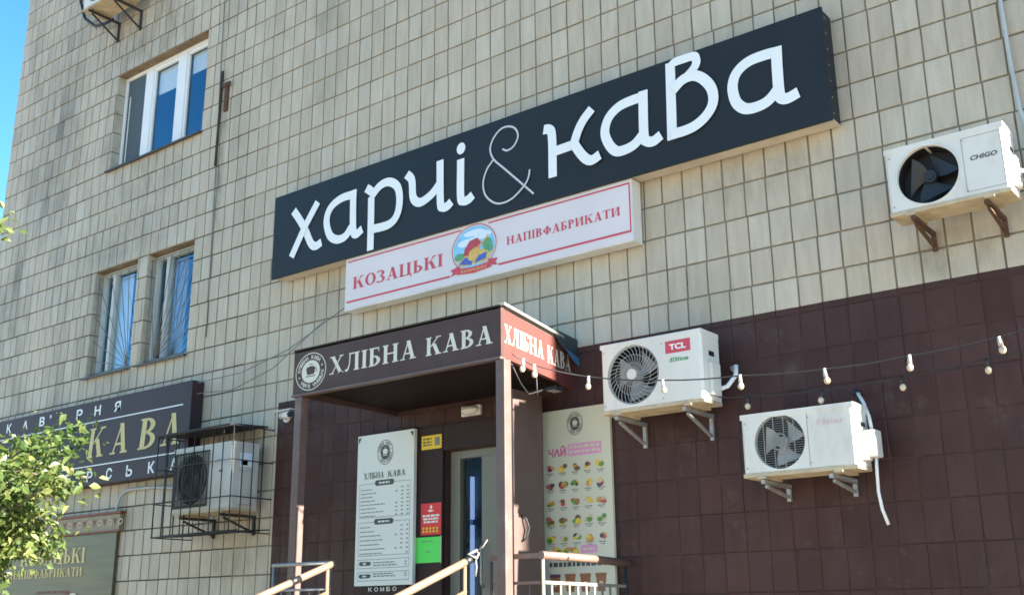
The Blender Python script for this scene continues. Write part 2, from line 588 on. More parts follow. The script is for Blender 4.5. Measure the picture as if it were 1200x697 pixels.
def thing(name, label, cat, loc=(0, 0, 0), group=None):
    o = bpy.data.objects.new(name, None)
    o.empty_display_size = 0.1
    COL.objects.link(o)
    o.location = loc
    o['label'] = label
    o['category'] = cat
    if group:
        o['group'] = group
    return o


def tag(o, label, cat, group=None):
    o['label'] = label
    o['category'] = cat
    if group:
        o['group'] = group
    return o


# ------------------------------------------------------------------ flat printing on a plane
class Plane:
    """a plane of print: point(u, v, n) with u along the sign, v up, n off its surface"""

    def __init__(self, o, u, n):
        self.o, self.u, self.n = Vector(o), Vector(u).normalized(), Vector(n).normalized()

    def __call__(self, u, v, n=0.0):
        return self.o + self.u * u + Vector((0, 0, v)) + self.n * n


def front(y):
    return Plane((0, y, 0), (1, 0, 0), (0, -1, 0))


def poly(mb, pl, pts, n, mat):
    a = sum(pts[i][0] * pts[(i + 1) % len(pts)][1] - pts[(i + 1) % len(pts)][0] * pts[i][1] for i in range(len(pts)))
    if a < 0:
        pts = pts[::-1]
    mb.face([pl(u, v, n) for u, v in pts], mat)


def rect(mb, pl, u0, u1, v0, v1, n, mat):
    poly(mb, pl, [(u0, v0), (u1, v0), (u1, v1), (u0, v1)], n, mat)


def ell(mb, pl, cu, cv, ru, rv, n, mat, k=28):
    poly(mb, pl, [(cu + ru * math.cos(2 * math.pi * i / k), cv + rv * math.sin(2 * math.pi * i / k)) for i in range(k)], n, mat)


def ring(mb, pl, cu, cv, ru, rv, w, n, mat, k=40, a0=0.0, a1=2 * math.pi):
    for i in range(k):
        t, s = a0 + (a1 - a0) * i / k, a0 + (a1 - a0) * (i + 1) / k
        poly(mb, pl, [(cu + ru * math.cos(t), cv + rv * math.sin(t)), (cu + ru * math.cos(s), cv + rv * math.sin(s)),
                      (cu + (ru - w) * math.cos(s), cv + (rv - w) * math.sin(s)), (cu + (ru - w) * math.cos(t), cv + (rv - w) * math.sin(t))], n, mat)


def catmull(p, k=6):
    if len(p) < 3:
        return p
    q = [(2 * p[0][0] - p[1][0], 2 * p[0][1] - p[1][1])] + list(p) + [(2 * p[-1][0] - p[-2][0], 2 * p[-1][1] - p[-2][1])]
    out = []
    for i in range(1, len(q) - 2):
        for j in range(k):
            t = j / k
            out.append(tuple(0.5 * (2 * q[i][a] + (q[i + 1][a] - q[i - 1][a]) * t + (2 * q[i - 1][a] - 5 * q[i][a] + 4 * q[i + 1][a] - q[i + 2][a]) * t * t
                                    + (3 * q[i][a] - q[i - 1][a] - 3 * q[i + 1][a] + q[i + 2][a]) * t ** 3) for a in (0, 1)))
    out.append(tuple(p[-1]))
    return out


def stroke(mb, pl, pts, w, n, mat, smooth=True):
    p = catmull(pts) if smooth else pts
    L, R = [], []
    for i, a in enumerate(p):
        b, c = p[max(i - 1, 0)], p[min(i + 1, len(p) - 1)]
        dx, dy = c[0] - b[0], c[1] - b[1]
        ln = math.hypot(dx, dy) or 1
        L.append((a[0] - dy / ln * w / 2, a[1] + dx / ln * w / 2))
        R.append((a[0] + dy / ln * w / 2, a[1] - dx / ln * w / 2))
    for S in (L, R):       # in a bend tighter than the pen, hold the inner edge instead of letting it run backwards
        for i in range(1, len(S)):
            dx, dy = p[i][0] - p[i - 1][0], p[i][1] - p[i - 1][1]
            if (S[i][0] - S[i - 1][0]) * dx + (S[i][1] - S[i - 1][1]) * dy < 0:
                S[i] = S[i - 1]
    # every short piece lies a hair above the one before, so that pieces crossing in a tight bend never share a plane
    for i in range(len(L) - 1):
        k = n + 0.00009 * i
        q4 = [L[i], R[i]] + ([R[i + 1]] if R[i + 1] != R[i] else []) + ([L[i + 1]] if L[i + 1] != L[i] else [])
        if len(q4) > 2:
            mb.face([pl(*c, k) for c in q4], mat)


# a small drawn serif alphabet (cap height 1)
T_, t_, SH = 0.205, 0.075, 0.06


def _half(cx, cy, rx, ry, a0=-90, a1=90, k=12, T=T_, t=t_):
    out = []
    for i in range(k):
        a, b = math.radians(a0 + (a1 - a0) * i / k), math.radians(a0 + (a1 - a0) * (i + 1) / k)
        out.append([(cx + rx * math.cos(a), cy + ry * math.sin(a)), (cx + rx * math.cos(b), cy + ry * math.sin(b)),
                    (cx + (rx - T) * math.cos(b), cy + (ry - t) * math.sin(b)), (cx + (rx - T) * math.cos(a), cy + (ry - t) * math.sin(a))])
    return out


def _stem(x, z0=0.0, z1=1.0, top=True, bot=True, w=T_):
    o = [[(x, z0), (x + w, z0), (x + w, z1), (x, z1)]]
    if bot:
        o.append([(x - 0.07, z0), (x + w + 0.07, z0), (x + w + 0.07, z0 + SH), (x - 0.07, z0 + SH)])
    if top:
        o.append([(x - 0.07, z1 - SH), (x + w + 0.07, z1 - SH), (x + w + 0.07, z1), (x - 0.07, z1)])
    return o


def _bar(x0, x1, z, h=t_):
    return [[(x0, z), (x1, z), (x1, z + h), (x0, z + h)]]


def _diag(xa, za, xb, zb, w):
    return [[(xa, za), (xa + w, za), (xb + w, zb), (xb, zb)]]


def _srf(x0, x1, z):
    return [[(x0, z), (x1, z), (x1, z + SH), (x0, z + SH)]]


def serif_glyph(c):
    T, t = T_, t_
    if c == 'Х':
        return 0.88, _diag(0.06, 1, 0.60, 0, 0.22) + _diag(0.70, 1, 0.10, 0, 0.07) + _srf(0, 0.33, 1 - SH) + _srf(0.60, 0.86, 1 - SH) + _srf(0.0, 0.26, 0) + _srf(0.54, 0.88, 0)
    if c == 'Л':
        return 0.92, _stem(0.62) + _bar(0.24, 0.66, 1 - t) + [[(0.28, 1), (0.35, 1), (0.32, 0.4), (0.25, 0.4)], [(0.25, 0.4), (0.32, 0.4), (0.22, 0.07), (0.13, 0.12)],
                                                        [(0.22, 0.07), (0.13, 0.0), (0.02, 0.0), (0.0, 0.12), (0.13, 0.14)]]
    if c == 'І':
        return 0.36, _stem(0.08)
    if c == 'Б':
        return 0.74, _stem(0.08) + _bar(0.1, 0.62, 1 - t) + [[(0.56, 1), (0.62, 1), (0.64, 0.76), (0.60, 0.76)]] + _half(0.26, 0.29, 0.44, 0.29) + _bar(0.2, 0.28, 0) + _bar(0.2, 0.28, 0.52)
    if c == 'Н':
        return 0.95, _stem(0.08) + _stem(0.66) + _bar(0.2, 0.7, 0.48)
    if c == 'А':
        return 0.92, _diag(0.36, 1, 0.62, 0, 0.21) + _diag(0.42, 0.95, 0.12, 0, 0.07) + _bar(0.24, 0.64, 0.28) + _srf(0.0, 0.3, 0) + _srf(0.55, 0.92, 0)
    if c == 'К':
        return 0.93, _stem(0.08) + _diag(0.72, 1, 0.25, 0.45, 0.08) + _diag(0.38, 0.62, 0.64, 0, 0.22) + _srf(0.60, 0.90, 1 - SH) + _srf(0.56, 0.93, 0)
    if c == 'В':
        return 0.78, _stem(0.08) + _half(0.28, 0.28, 0.45, 0.28) + _half(0.28, 0.755, 0.38, 0.245) + _bar(0.2, 0.30, 0) + _bar(0.2, 0.3, 1 - t) + _bar(0.2, 0.30, 0.505)
    if c == 'О':
        return 0.86, _half(0.43, 0.5, 0.42, 0.51, -90, 90) + _half(0.43, 0.5, 0.42, 0.51, 90, 270)
    if c == 'З':
        return 0.66, _half(0.26, 0.27, 0.38, 0.28, -150, 90) + _half(0.26, 0.76, 0.33, 0.245, -90, 150)
    if c == 'Ц':
        return 0.98, _stem(0.08) + _stem(0.64) + _bar(0.1, 0.95, 0) + [[(0.88, 0), (0.95, 0), (0.95, -0.22), (0.90, -0.22)]]
    if c == 'Ь':
        return 0.74, _stem(0.08) + _half(0.26, 0.29, 0.44, 0.29) + _bar(0.2, 0.28, 0) + _bar(0.2, 0.28, 0.52)
    if c == 'П':
        return 0.95, _stem(0.08) + _stem(0.66) + _bar(0.1, 0.8, 1 - t)
    if c == 'Ф':
        return 0.98, _stem(0.40) + _half(0.49, 0.5, 0.46, 0.30, -90, 90) + _half(0.49, 0.5, 0.46, 0.30, 90, 270)
    if c == 'Р':
        return 0.72, _stem(0.08) + _half(0.28, 0.73, 0.40, 0.27) + _bar(0.2, 0.3, 1 - t) + _bar(0.2, 0.3, 0.46)
    if c == 'И':
        return 0.97, _stem(0.08) + _stem(0.68) + _diag(0.64, 0.9, 0.24, 0.1, 0.07)
    if c == 'Т':
        return 0.80, _stem(0.30, top=False) + _bar(0.02, 0.78, 1 - t) + [[(0.02, 1), (0.08, 1), (0.05, 0.74), (0.02, 0.74)], [(0.72, 1), (0.78, 1), (0.78, 0.74), (0.75, 0.74)]]
    return 0.4, []


def serif_text(mb, pl, text, u0, u1, v0, v1, n, mat, shear=0.0, gap=0.05, step=0.00035):
    x = 0.0
    polys = []
    for c in text:
        w, ps = serif_glyph(c)
        for k, p in enumerate(ps):
            polys.append((k, [(a + x, b) for a, b in p]))
        x += w + gap
    tot = x - gap
    for k, p in polys:
        poly(mb, pl, [(u0 + (a / tot) * (u1 - u0) + shear * b * (v1 - v0), v0 + b * (v1 - v0)) for a, b in p], n + step * (k % 5), mat)


def serif_letters(parent, pl, text, u0, u1, v0, v1, n, mat, gap=0.09):
    """the same lettering, each letter a mesh of its own"""
    ws_ = [serif_glyph(c)[0] for c in text]
    tot = sum(ws_) + gap * (len(text) - 1)
    x = 0.0
    for c, w in zip(text, ws_):
        mb = MB()
        serif_text(mb, pl, c, u0 + x / tot * (u1 - u0), u0 + (x + w) / tot * (u1 - u0), v0, v1, n, mat)
        mb.build('letter', parent)
        x += w + gap


_FONT = {}


def font_mesh(text, bold):
    key = (text, bold)
    if key not in _FONT:
        c = bpy.data.curves.new('lettering', 'FONT')
        c.body = text
        c.resolution_u = 3
        c.offset = bold
        c.space_character = 1.0
        o = bpy.data.objects.new('lettering', c)
        COL.objects.link(o)
        dg = bpy.context.evaluated_depsgraph_get()
        me = bpy.data.meshes.new_from_object(o.evaluated_get(dg))
        v = [(p.co.x, p.co.y) for p in me.vertices]
        f = [tuple(p.vertices) for p in me.polygons]
        bpy.data.objects.remove(o)
        bpy.data.curves.remove(c)
        bpy.data.meshes.remove(me)
        _FONT[key] = (v, f)
    return _FONT[key]


def sans_text(mb, pl, text, u0, u1, v0, v1, n, mat, shear=0.0, bold=0.02, rot=None):
    v, f = font_mesh(text, bold)
    xs, ys = [a for a, b in v], [b for a, b in v]
    x0, x1, y0, y1 = min(xs), max(xs), min(ys), max(ys)
    pts = []
    for a, b in v:
        s, t = (a - x0) / (x1 - x0), (b - y0) / (y1 - y0)
        u, w = u0 + s * (u1 - u0) + shear * t * (v1 - v0), v0 + t * (v1 - v0)
        if rot:
            cu, cv, an = rot
            du, dv = u - cu, w - cv
            u, w = cu + du * math.cos(an) - dv * math.sin(an), cv + du * math.sin(an) + dv * math.cos(an)
        pts.append(pl(u, w, n))
    mb.raw(pts, f, mat)


def print_line(mb, pl, u0, u1, v, h, n, mat, rng, word=(0.02, 0.06), gap=0.012):
    """a line of small print too fine to read: dashes of word length"""
    u = u0
    while u < u1 - 0.005:
        w = min(rng.uniform(*word), u1 - u)
        rect(mb, pl, u, u + w, v, v + h, n, mat)
        u += w + gap


def round_logo(mb, pl, cu, cv, ru, rv, n, light, dark):
    """round coffee emblem: rim, lettering round the rim, a cup in a pale disc"""
    ring(mb, pl, cu, cv, ru, rv, 0.05 * rv, n, light)
    ell(mb, pl, cu, cv, ru * 0.60, rv * 0.60, n, light)
    txt = 'ХЛІБНА КАВА • ХЛІБНА КАВА • '
    N = len(txt)
    for i, ch in enumerate(txt):
        if ch == ' ':
            continue
        a = math.pi / 2 + 1.45 - 2 * math.pi * i / N
        pu, pv = cu + ru * 0.77 * math.cos(a), cv + rv * 0.77 * math.sin(a)
        s = 0.105
        if ch == '•':
            ell(mb, pl, pu, pv, ru * 0.05, rv * 0.05, n, light, 8)
            continue
        sans_text(mb, pl, ch, pu - ru * s * 0.8, pu + ru * s * 0.8, pv - rv * s, pv + rv * s, n, light, 0, 0.03, (pu, pv, a - math.pi / 2))
    # cup
    q = n + 0.0006
    ell(mb, pl, cu, cv + rv * 0.16, ru * 0.30, rv * 0.12, q, dark, 20)
    poly(mb, pl, [(cu - ru * 0.30, cv + rv * 0.14), (cu - ru * 0.22, cv - rv * 0.16), (cu + ru * 0.22, cv - rv * 0.16), (cu + ru * 0.30, cv + rv * 0.14)], q + 0.0003, dark)
    ring(mb, pl, cu + ru * 0.31, cv + rv * 0.03, ru * 0.11, rv * 0.10, rv * 0.03, q + 0.0006, dark, 14)
    rect(mb, pl, cu - ru * 0.3, cu + ru * 0.3, cv - rv * 0.27, cv - rv * 0.22, q, dark)
    rect(mb, pl, cu - ru * 0.12, cu + ru * 0.12, cv + rv * 0.36, cv + rv * 0.40, q, dark)


# ------------------------------------------------------------------ ground
g = MB()
g.face([(-900, -900, 0), (900, -900, 0), (900, 900, 0), (-900, 900, 0)], 'paving')
o = g.build('ground')
o['kind'] = 'structure'
o['label'] = 'pale paved ground in front of the building'

# ------------------------------------------------------------------ building: walls, tiles
XL, XR, TOP, DEPTH = -15.15, 9.2, 16.5, 9.0
TW, TH = 0.18, 0.277196
GX, GZ = -4.147641, 4.809487
K0 = -17
BROWN_X = -8.78
BROWN_Z = 3.752
OPEN = {'w1': (-12.42, -10.46, GZ + 9 * TH, GZ + 14 * TH), 'w2': (-12.50, -11.56, GZ - TH, GZ + 4 * TH),
        'w3': (-11.36, -10.43, GZ - TH, GZ + 4 * TH), 'door': (-6.47, -5.42, 0.95, 3.03)}
bld = thing('apartment_building', 'tall building clad in cream ceramic tiles with a brown painted ground floor', 'building', ((XL + XR) / 2, 0, 0))


def cut(r, o_):
    """rectangle r minus opening o_ -> list of rectangles"""
    x0, x1, z0, z1 = r
    a0, a1, b0, b1 = o_
    if x1 <= a0 or x0 >= a1 or z1 <= b0 or z0 >= b1:
        return [r]
    out = []
    if x0 < a0:
        out.append((x0, a0, z0, z1))
    if x1 > a1:
        out.append((a1, x1, z0, z1))
    xa, xb = max(x0, a0), min(x1, a1)
    if z0 < b0:
        out.append((xa, xb, z0, b0))
    if z1 > b1:
        out.append((xa, xb, b1, z1))
    return out


core = MB()
rects = [(XL, XR, 0, TOP)]
rects = [q for r in rects for q in cut(r, (BROWN_X, XR, 0, BROWN_Z))]
brects = [(BROWN_X, XR, 0, BROWN_Z)]
for ov in OPEN.values():
    rects = [q for r in rects for q in cut(r, ov)]
    brects = [q for r in brects for q in cut(r, ov)]
for r in rects:
    if r[0] < -9.4 < r[1]:
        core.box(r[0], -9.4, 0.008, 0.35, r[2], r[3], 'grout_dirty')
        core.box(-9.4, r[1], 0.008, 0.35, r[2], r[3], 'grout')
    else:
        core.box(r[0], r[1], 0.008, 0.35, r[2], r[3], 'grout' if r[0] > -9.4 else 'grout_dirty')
for r in brects:
    core.box(r[0], r[1], 0.0045, 0.35, r[2], r[3], 'brown_grout')
core.box(XL, XL + 0.3, 0.352, DEPTH, 0, TOP, 'render')
core.box(XR - 0.3, XR, 0.352, DEPTH, 0, TOP, 'render')
core.box(XL + 0.302, XR - 0.302, DEPTH - 0.3, DEPTH, 0, TOP, 'render')
core.box(XL + 0.302, XR - 0.302, 0.352, DEPTH - 0.302, TOP - 0.3, TOP, 'render')
core.build('wall', bld)
cp = MB()
cp.cbox(XL - 0.05, XR + 0.05, -0.08, 0.4, TOP + 0.002, TOP + 0.1, 'sill_metal', 0.01)
cp.build('coping', bld)


def tile_shape(mb, x0, x1, z0, z1, mat, tone, tones, dz=0.0, tilt=0.0):
    """bevelled tile: front face set in by 3 mm from a 9 mm deep body"""
    c = 0.0035
    y0, y1 = 0.0 + dz, 0.011
    i = len(mb.v)
    mb.v += [(x0, y1, z0), (x1, y1, z0), (x1, y1, z1), (x0, y1, z1),
             (x0, y0 + c, z0), (x1, y0 + c, z0), (x1, y0 + c, z1), (x0, y0 + c, z1),
             (x0 + c, y0 + tilt, z0 + c), (x1 - c, y0 - tilt, z0 + c), (x1 - c, y0 - tilt, z1 - c), (x0 + c, y0 + tilt, z1 - c)]
    fs = [(0, 1, 5, 4), (1, 2, 6, 5), (2, 3, 7, 6), (3, 0, 4, 7), (4, 5, 9, 8), (5, 6, 10, 9), (6, 7, 11, 10), (7, 4, 8, 11), (8, 9, 10, 11)]
    for f in fs:
        mb.f.append(tuple(i + k for k in f))
        mb.m.append(mat)
        mb.s.append(False)
        tones.append(tone)


rng = random.Random(11)
tiles = []                                   # (x0,x1,z0,z1,brown, whole)
row_j = {}
rowwave = {}
for k in range(K0, 43):
    rowwave[k] = rng.uniform(-0.004, 0.004)
for k in range(K0, 42):
    z0, z1 = GZ + k * TH + rowwave[k], GZ + (k + 1) * TH + rowwave[k + 1]
    if z0 < 0 or z1 > TOP:
        continue
    shift = rng.uniform(-0.05, 0.05)
    i0, i1 = int((XL - GX) / TW) - 1, int((XR - GX) / TW) + 1
    js = []
    for i in range(i0, i1 + 2):
        x = GX + i * TW
        far = min(1, max(0, (-9.5 - x) / 1.5))
        js.append(x + rng.gauss(0, 0.0035) + far * (shift + rng.gauss(0, 0.012)))
    js = [x for x in js if XL + 0.05 < x < XR - 0.05]
    js = [XL] + js + [XR]
    for a, b in zip(js[:-1], js[1:]):
        hw = rng.uniform(0.0052, 0.0080)
        hz = rng.uniform(0.0052, 0.0088)
        pieces = [(a + hw, b - hw, z0 + hz, z1 - hz)]
        for ov in OPEN.values():
            pieces = [q for r in pieces for q in cut(r, ov)]
        # painted / unpainted split
        out = []
        for r in pieces:
            for s, br in [(x, False) for x in cut(r, (BROWN_X, XR, 0, BROWN_Z))]:
                out.append((s, False))
            x0, x1, y0, y1 = max(r[0], BROWN_X), r[1], r[2], min(r[3], BROWN_Z)
            if x1 > x0 and y1 > y0:
                out.append(((x0 - 0.0035, x1 + 0.0035, y0 - 0.0035, y1 + 0.0035), True))
        for s, br in out:
            if s[1] - s[0] > 0.012 and s[3] - s[2] > 0.012:
                whole = (s[1] - s[0]) > 0.14 and (s[3] - s[2]) > 0.25
                tiles.append((*s, br, whole))

# how large each tile shows from the photograph's place (to choose which are single parts)
f_ = 1287.056


def apparent(t):
    c = Vector(((t[0] + t[1]) / 2, 0, (t[2] + t[3]) / 2)) - cam.matrix_world.translation
    w = c.dot(_d)
    px, py = 600 + f_ * c.dot(_r2) / w, 348.5 - f_ * c.dot(_u2) / w
    if w <= 0 or px < -15 or px > 1215 or py < -20 or py > 717:
        return 0.0
    return (t[1] - t[0]) * (t[3] - t[2]) * abs(c.normalized().y) / c.length_squared


SIGNS = [(-8.7, -2.65, 5.1, 6.0), (-7.5, -4.4, 4.5, 5.0), (-7.4, -6.8, 1.9, 3.25), (-5.35, -4.75, 1.7, 3.2), (-7.1, -5.0, 3.45, 3.75)]


def hidden(t):
    return any(t[0] > s[0] and t[1] < s[1] and t[2] > s[2] and t[3] < s[3] for s in SIGNS)


single = {False: [], True: []}
for br in (False, True):
    cand = [(apparent(t), i) for i, t in enumerate(tiles) if t[4] == br and t[5] and not hidden(t)]
    cand = [c for c in sorted(cand, reverse=True) if c[0] > 0][:298]
    single[br] = {i for _, i in cand}
unit = {}
for br, mname in ((False, 'tile_single'), (True, 'brown_single')):
    mb = MB()
    tile_shape(mb, -TW / 2 + 0.006, TW / 2 - 0.006, -TH / 2 + 0.006, TH / 2 - 0.006, mname, 0, [])
    me = bpy.data.meshes.new('tile')
    me.from_pydata(mb.v, [], mb.f)
    me.materials.append(MATS[mname])
    unit[br] = me
mass = {False: (MB(), []), True: (MB(), [])}
for i, t in enumerate(tiles):
    br = t[4]
    if i in single[br]:
        o = bpy.data.objects.new('painted_tile' if br else 'wall_tile', unit[br])
        COL.objects.link(o)
        o.parent = bld
        o.location = ((t[0] + t[1]) / 2 - bld.location.x, rng.uniform(-0.0015, 0.0015), (t[2] + t[3]) / 2)
        o.scale = ((t[1] - t[0]) / (TW - 0.012), 1, (t[3] - t[2]) / (TH - 0.012))
        o.rotation_euler = (rng.gauss(0, 0.006), rng.gauss(0, 0.002), rng.gauss(0, 0.007))
    else:
        mb, tn = mass[br]
        tile_shape(mb, t[0], t[1], t[2], t[3], 'brown_mass' if br else 'tile_mass', rng.random(), tn, rng.uniform(-0.0012, 0.0012), rng.gauss(0, 0.0006))
for br in (False, True):
    mb, tn = mass[br]
    o = mb.build('painted_tile_cladding' if br else 'wall_tile_cladding', bld, kind='stuff')
    at = o.data.attributes.new('tone', 'FLOAT', 'FACE')
    at.data.foreach_set('value', tn)

# tiled reveals of the windows
for key in ('w1', 'w2', 'w3'):
    x0, x1, z0, z1 = OPEN[key]
    for k in range(5):
        mb = MB()
        mb.cbox(x0 + 0.0005, x0 + 0.012, 0.004, 0.118, z0 + k * TH + 0.006, z0 + (k + 1) * TH - 0.006, 'reveal', 0.002)
        mb.build('reveal_tile', bld)
    n = max(2, round((x1 - x0) / 0.36))
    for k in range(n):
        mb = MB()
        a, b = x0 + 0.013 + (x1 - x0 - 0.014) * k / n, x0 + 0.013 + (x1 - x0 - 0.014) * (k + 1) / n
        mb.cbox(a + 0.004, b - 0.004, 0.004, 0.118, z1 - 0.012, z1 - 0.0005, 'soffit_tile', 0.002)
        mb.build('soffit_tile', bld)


# ------------------------------------------------------------------ windows (parts of the building)
def window(key, muls, fy=0.12, sash_mat='pvc'):
    x0, x1, z0, z1 = OPEN[key]
    mb = MB()
    fw = 0.06
    e = 0.002
    mb.box(x0 + e, x1 - e, fy, fy + 0.07, z1 - fw, z1 - 0.013, sash_mat)
    mb.box(x0 + e, x1 - e, fy, fy + 0.07, z0 + 0.01, z0 + fw, sash_mat)
    mb.box(x0 + e + 0.01, x0 + fw, fy + 0.001, fy + 0.069, z0 + fw + e, z1 - fw - e, sash_mat)
    mb.box(x1 - fw, x1 - e, fy + 0.001, fy + 0.069, z0 + fw + e, z1 - fw - e, sash_mat)
    for a, b in muls:
        mb.box(a, b, fy - 0.004, fy + 0.072, z0 + fw + e, z1 - fw - e, sash_mat)
    w = mb.build('window', bld)
    edges = [x0 + fw] + [v for m in muls for v in m] + [x1 - fw]
    for a, b in zip(edges[::2], edges[1::2]):
        s = MB()
        s.box(a, b, fy + 0.045, fy + 0.051, z0 + fw, z1 - fw, 'glass')
        s.build('pane', w)
    sm = MB()
    sm.raw([(x0 - 0.03, -0.05, z0 - 0.012), (x1 + 0.02, -0.05, z0 - 0.012), (x1 + 0.02, 0.14, z0 + 0.016), (x0 - 0.03, 0.14, z0 + 0.016),
            (x0 - 0.03, -0.05, z0 - 0.035), (x1 + 0.02, -0.05, z0 - 0.035), (x1 + 0.02, -0.002, z0 - 0.022), (x0 - 0.03, -0.002, z0 - 0.022)],
           [(0, 1, 2, 3), (4, 5, 1, 0), (7, 6, 5, 4), (1, 5, 6, 2), (0, 3, 7, 4)], 'sill_metal')
    sm.build('sill', w)
    return w, edges, (x0, x1, z0, z1)


w, ed, (x0, x1, z0, z1) = window('w1', [(-11.93, -11.77), (-11.22, -11.05)])
sash = MB()      # sash frames of the two casements
for a, b in ((ed[2], ed[3]), (ed[4], ed[5])):
    for (p, q, r, s) in ((a, a + 0.035, z0 + 0.06, z1 - 0.06), (b - 0.035, b, z0 + 0.06, z1 - 0.06), (a + 0.036, b - 0.036, z0 + 0.06, z0 + 0.1), (a + 0.036, b - 0.036, z1 - 0.1, z1 - 0.06)):
        sash.box(p, q, 0.135, 0.16, r, s, 'pvc')
sash.build('casement', w)
nt_ = MB()
nt_.box(ed[0] + 0.002, ed[1] - 0.002, 0.14, 0.146, z0 + 0.062, z1 - 0.062, 'net')
nt_.box(ed[0] + 0.05, ed[0] + 0.075, 0.137, 0.1395, z0 + 0.062, z1 - 0.30, 'pvc_dirty')
nt_.build('insect_screen', w)
for a, b, zz in ((ed[2], ed[3], z1 - 0.43), (ed[4], ed[5], z1 - 0.36)):
    bl = MB()
    n = 9
    for k in range(n):
        za = zz + (z1 - 0.1 - zz) * k / n
        zb = zz + (z1 - 0.1 - zz) * (k + 1) / n
        bl.face([(a + 0.04, 0.205, za), (b - 0.04, 0.205, za), (b - 0.04, 0.19, zb), (a + 0.04, 0.19, zb)], 'blind')
    bl.build('roller_blind', w)
for key, sx in (('w2', 1), ('w3', -1)):
    x0, x1, z0, z1 = OPEN[key]
    w, ed, _ = window(key, [(x0 + 0.24, x0 + 0.30)], sash_mat='pvc_dirty')
    c = MB()
    n = 16
    for k in range(n):
        a, b = x0 + 0.1 + 0.40 * k / n, x0 + 0.1 + 0.40 * (k + 1) / n
        c.face([(a, 0.25 + 0.02 * (k % 2), z0 + 0.05), (b, 0.25 + 0.02 * ((k + 1) % 2), z0 + 0.05), (b, 0.25 + 0.02 * ((k + 1) % 2), z1 - 0.05), (a, 0.25 + 0.02 * (k % 2), z1 - 0.05)], 'curtain' if key == 'w3' else 'blind')
    c.build('curtain', w)
    gr = MB()      # welded sunburst grille
    cx, cz = (x1 - 0.12, z0 + 0.05) if sx > 0 else (x0 + 0.22, z0 + 0.06)
    gr.tube([(x0 + 0.02, 0.05, z0 + 0.04), (x1 - 0.02, 0.05, z0 + 0.04)], 0.007, 'bar_grey', 6)
    gr.tube([(x0 + 0.02, 0.05, z1 - 0.08), (x1 - 0.02, 0.05, z1 - 0.08)], 0.007, 'bar_grey', 6)
    angs = [96, 104, 113, 124, 137, 152, 168] if sx > 0 else [20, 36, 48, 58, 66, 73, 80, 88, 100]
    for an in angs:
        a = math.radians(an)
        dx, dz = math.cos(a), math.sin(a)
        lim = []
        if dx > 1e-6:
            lim.append((x1 - 0.02 - cx) / dx)
        if dx < -1e-6:
            lim.append((x0 + 0.02 - cx) / dx)
        if dz > 1e-6:
            lim.append((z1 - 0.08 - cz) / dz)
        L = min(lim)
        gr.tube([(cx, 0.05, cz), (cx + dx * L, 0.05, cz + dz * L)], 0.0048, 'bar_grey', 6)
    gr.tube([(x0 + 0.05, 0.05, z0 + 0.04), (x0 + 0.05, 0.05, z1 - 0.08)], 0.006, 'bar_grey', 6)
    gr.build('window_grille', w)

# rusted old bracket and its run of rust on the wall, service cables
mb = MB()
mb.cbox(-10.02, -9.96, -0.03, -0.001, 7.42, 7.80, 'rust', 0.004)
mb.cbox(-10.05, -9.90, -0.05, -0.032, 7.73, 7.78, 'rust', 0.004)
tag(mb.build('rusty_bracket'), 'rusty iron bracket on the tiles right of the triple window', 'bracket')
mb = MB()
pts = [(-10.21 + 0.10 * math.sin(i * 0.9) * 0.05 + 0.0125 * i, -0.012, 10.9 - 0.52 * i) for i in range(13)]
mb.tube(pts, 0.0055, 'cable_grey', 6)
mb.tube([(-10.1, -0.016, 7.98), (-10.105, -0.018, 7.3), (-10.115, -0.016, 6.75)], 0.015, 'rust_stain', 8)  # rust streak along the cable, modelled as a thin tube
tag(mb.build('drop_cable'), 'dark vertical cable with a rust streak right of the triple window', 'cable')
for pts, lb in (([(-9.95, -0.16, 3.98), (-9.3, -0.2, 3.93), (-8.6, -0.25, 4.05), (-7.9, -0.2, 4.45)], 'lower thin wire sagging from the maroon sign to the white sign'),
                ([(-9.95, -0.16, 4.10), (-9.3, -0.1, 4.13), (-8.6, -0.06, 4.28), (-7.75, -0.05, 4.60)], 'upper thin wire rising from the maroon sign to the white sign')):
    mb = MB()
    mb.tube([(p[0], p[1], p[2]) for p in pts], 0.0045, 'cable_grey', 6)
    tag(mb.build('wire'), lb, 'wire')
mb = MB()
pp = [(-1.43, -0.03, 7.5), (-1.428, -0.032, 6.4), (-1.425, -0.03, 5.634), (-1.420, -0.035, 5.15), (-1.405, -0.035, 4.80), (-1.36, -0.05, 4.55), (-1.33, -0.12, 4.36)]
mb.tube(pp, 0.014, 'pipe_grey', 10)
tag(mb.build('white_conduit'), 'pale vertical pipe on the tiles at the right edge above the air conditioner', 'pipe')
mb = MB()
mb.tube([(-11.50, -0.03, 2.74), (-11.485, -0.035, 2.86), (-11.45, -0.035, 2.97), (-11.37, -0.035, 3.035), (-11.24, -0.035, 3.055), (-10.8, -0.035, 3.045), (-10.42, -0.04, 3.01), (-10.0, -0.08, 3.0), (-9.85, -0.2, 3.0)], 0.016, 'pipe_grey', 8)
tag(mb.build('grey_conduit'), 'grey bent pipe from the ornamented board to the caged air conditioner', 'pipe')

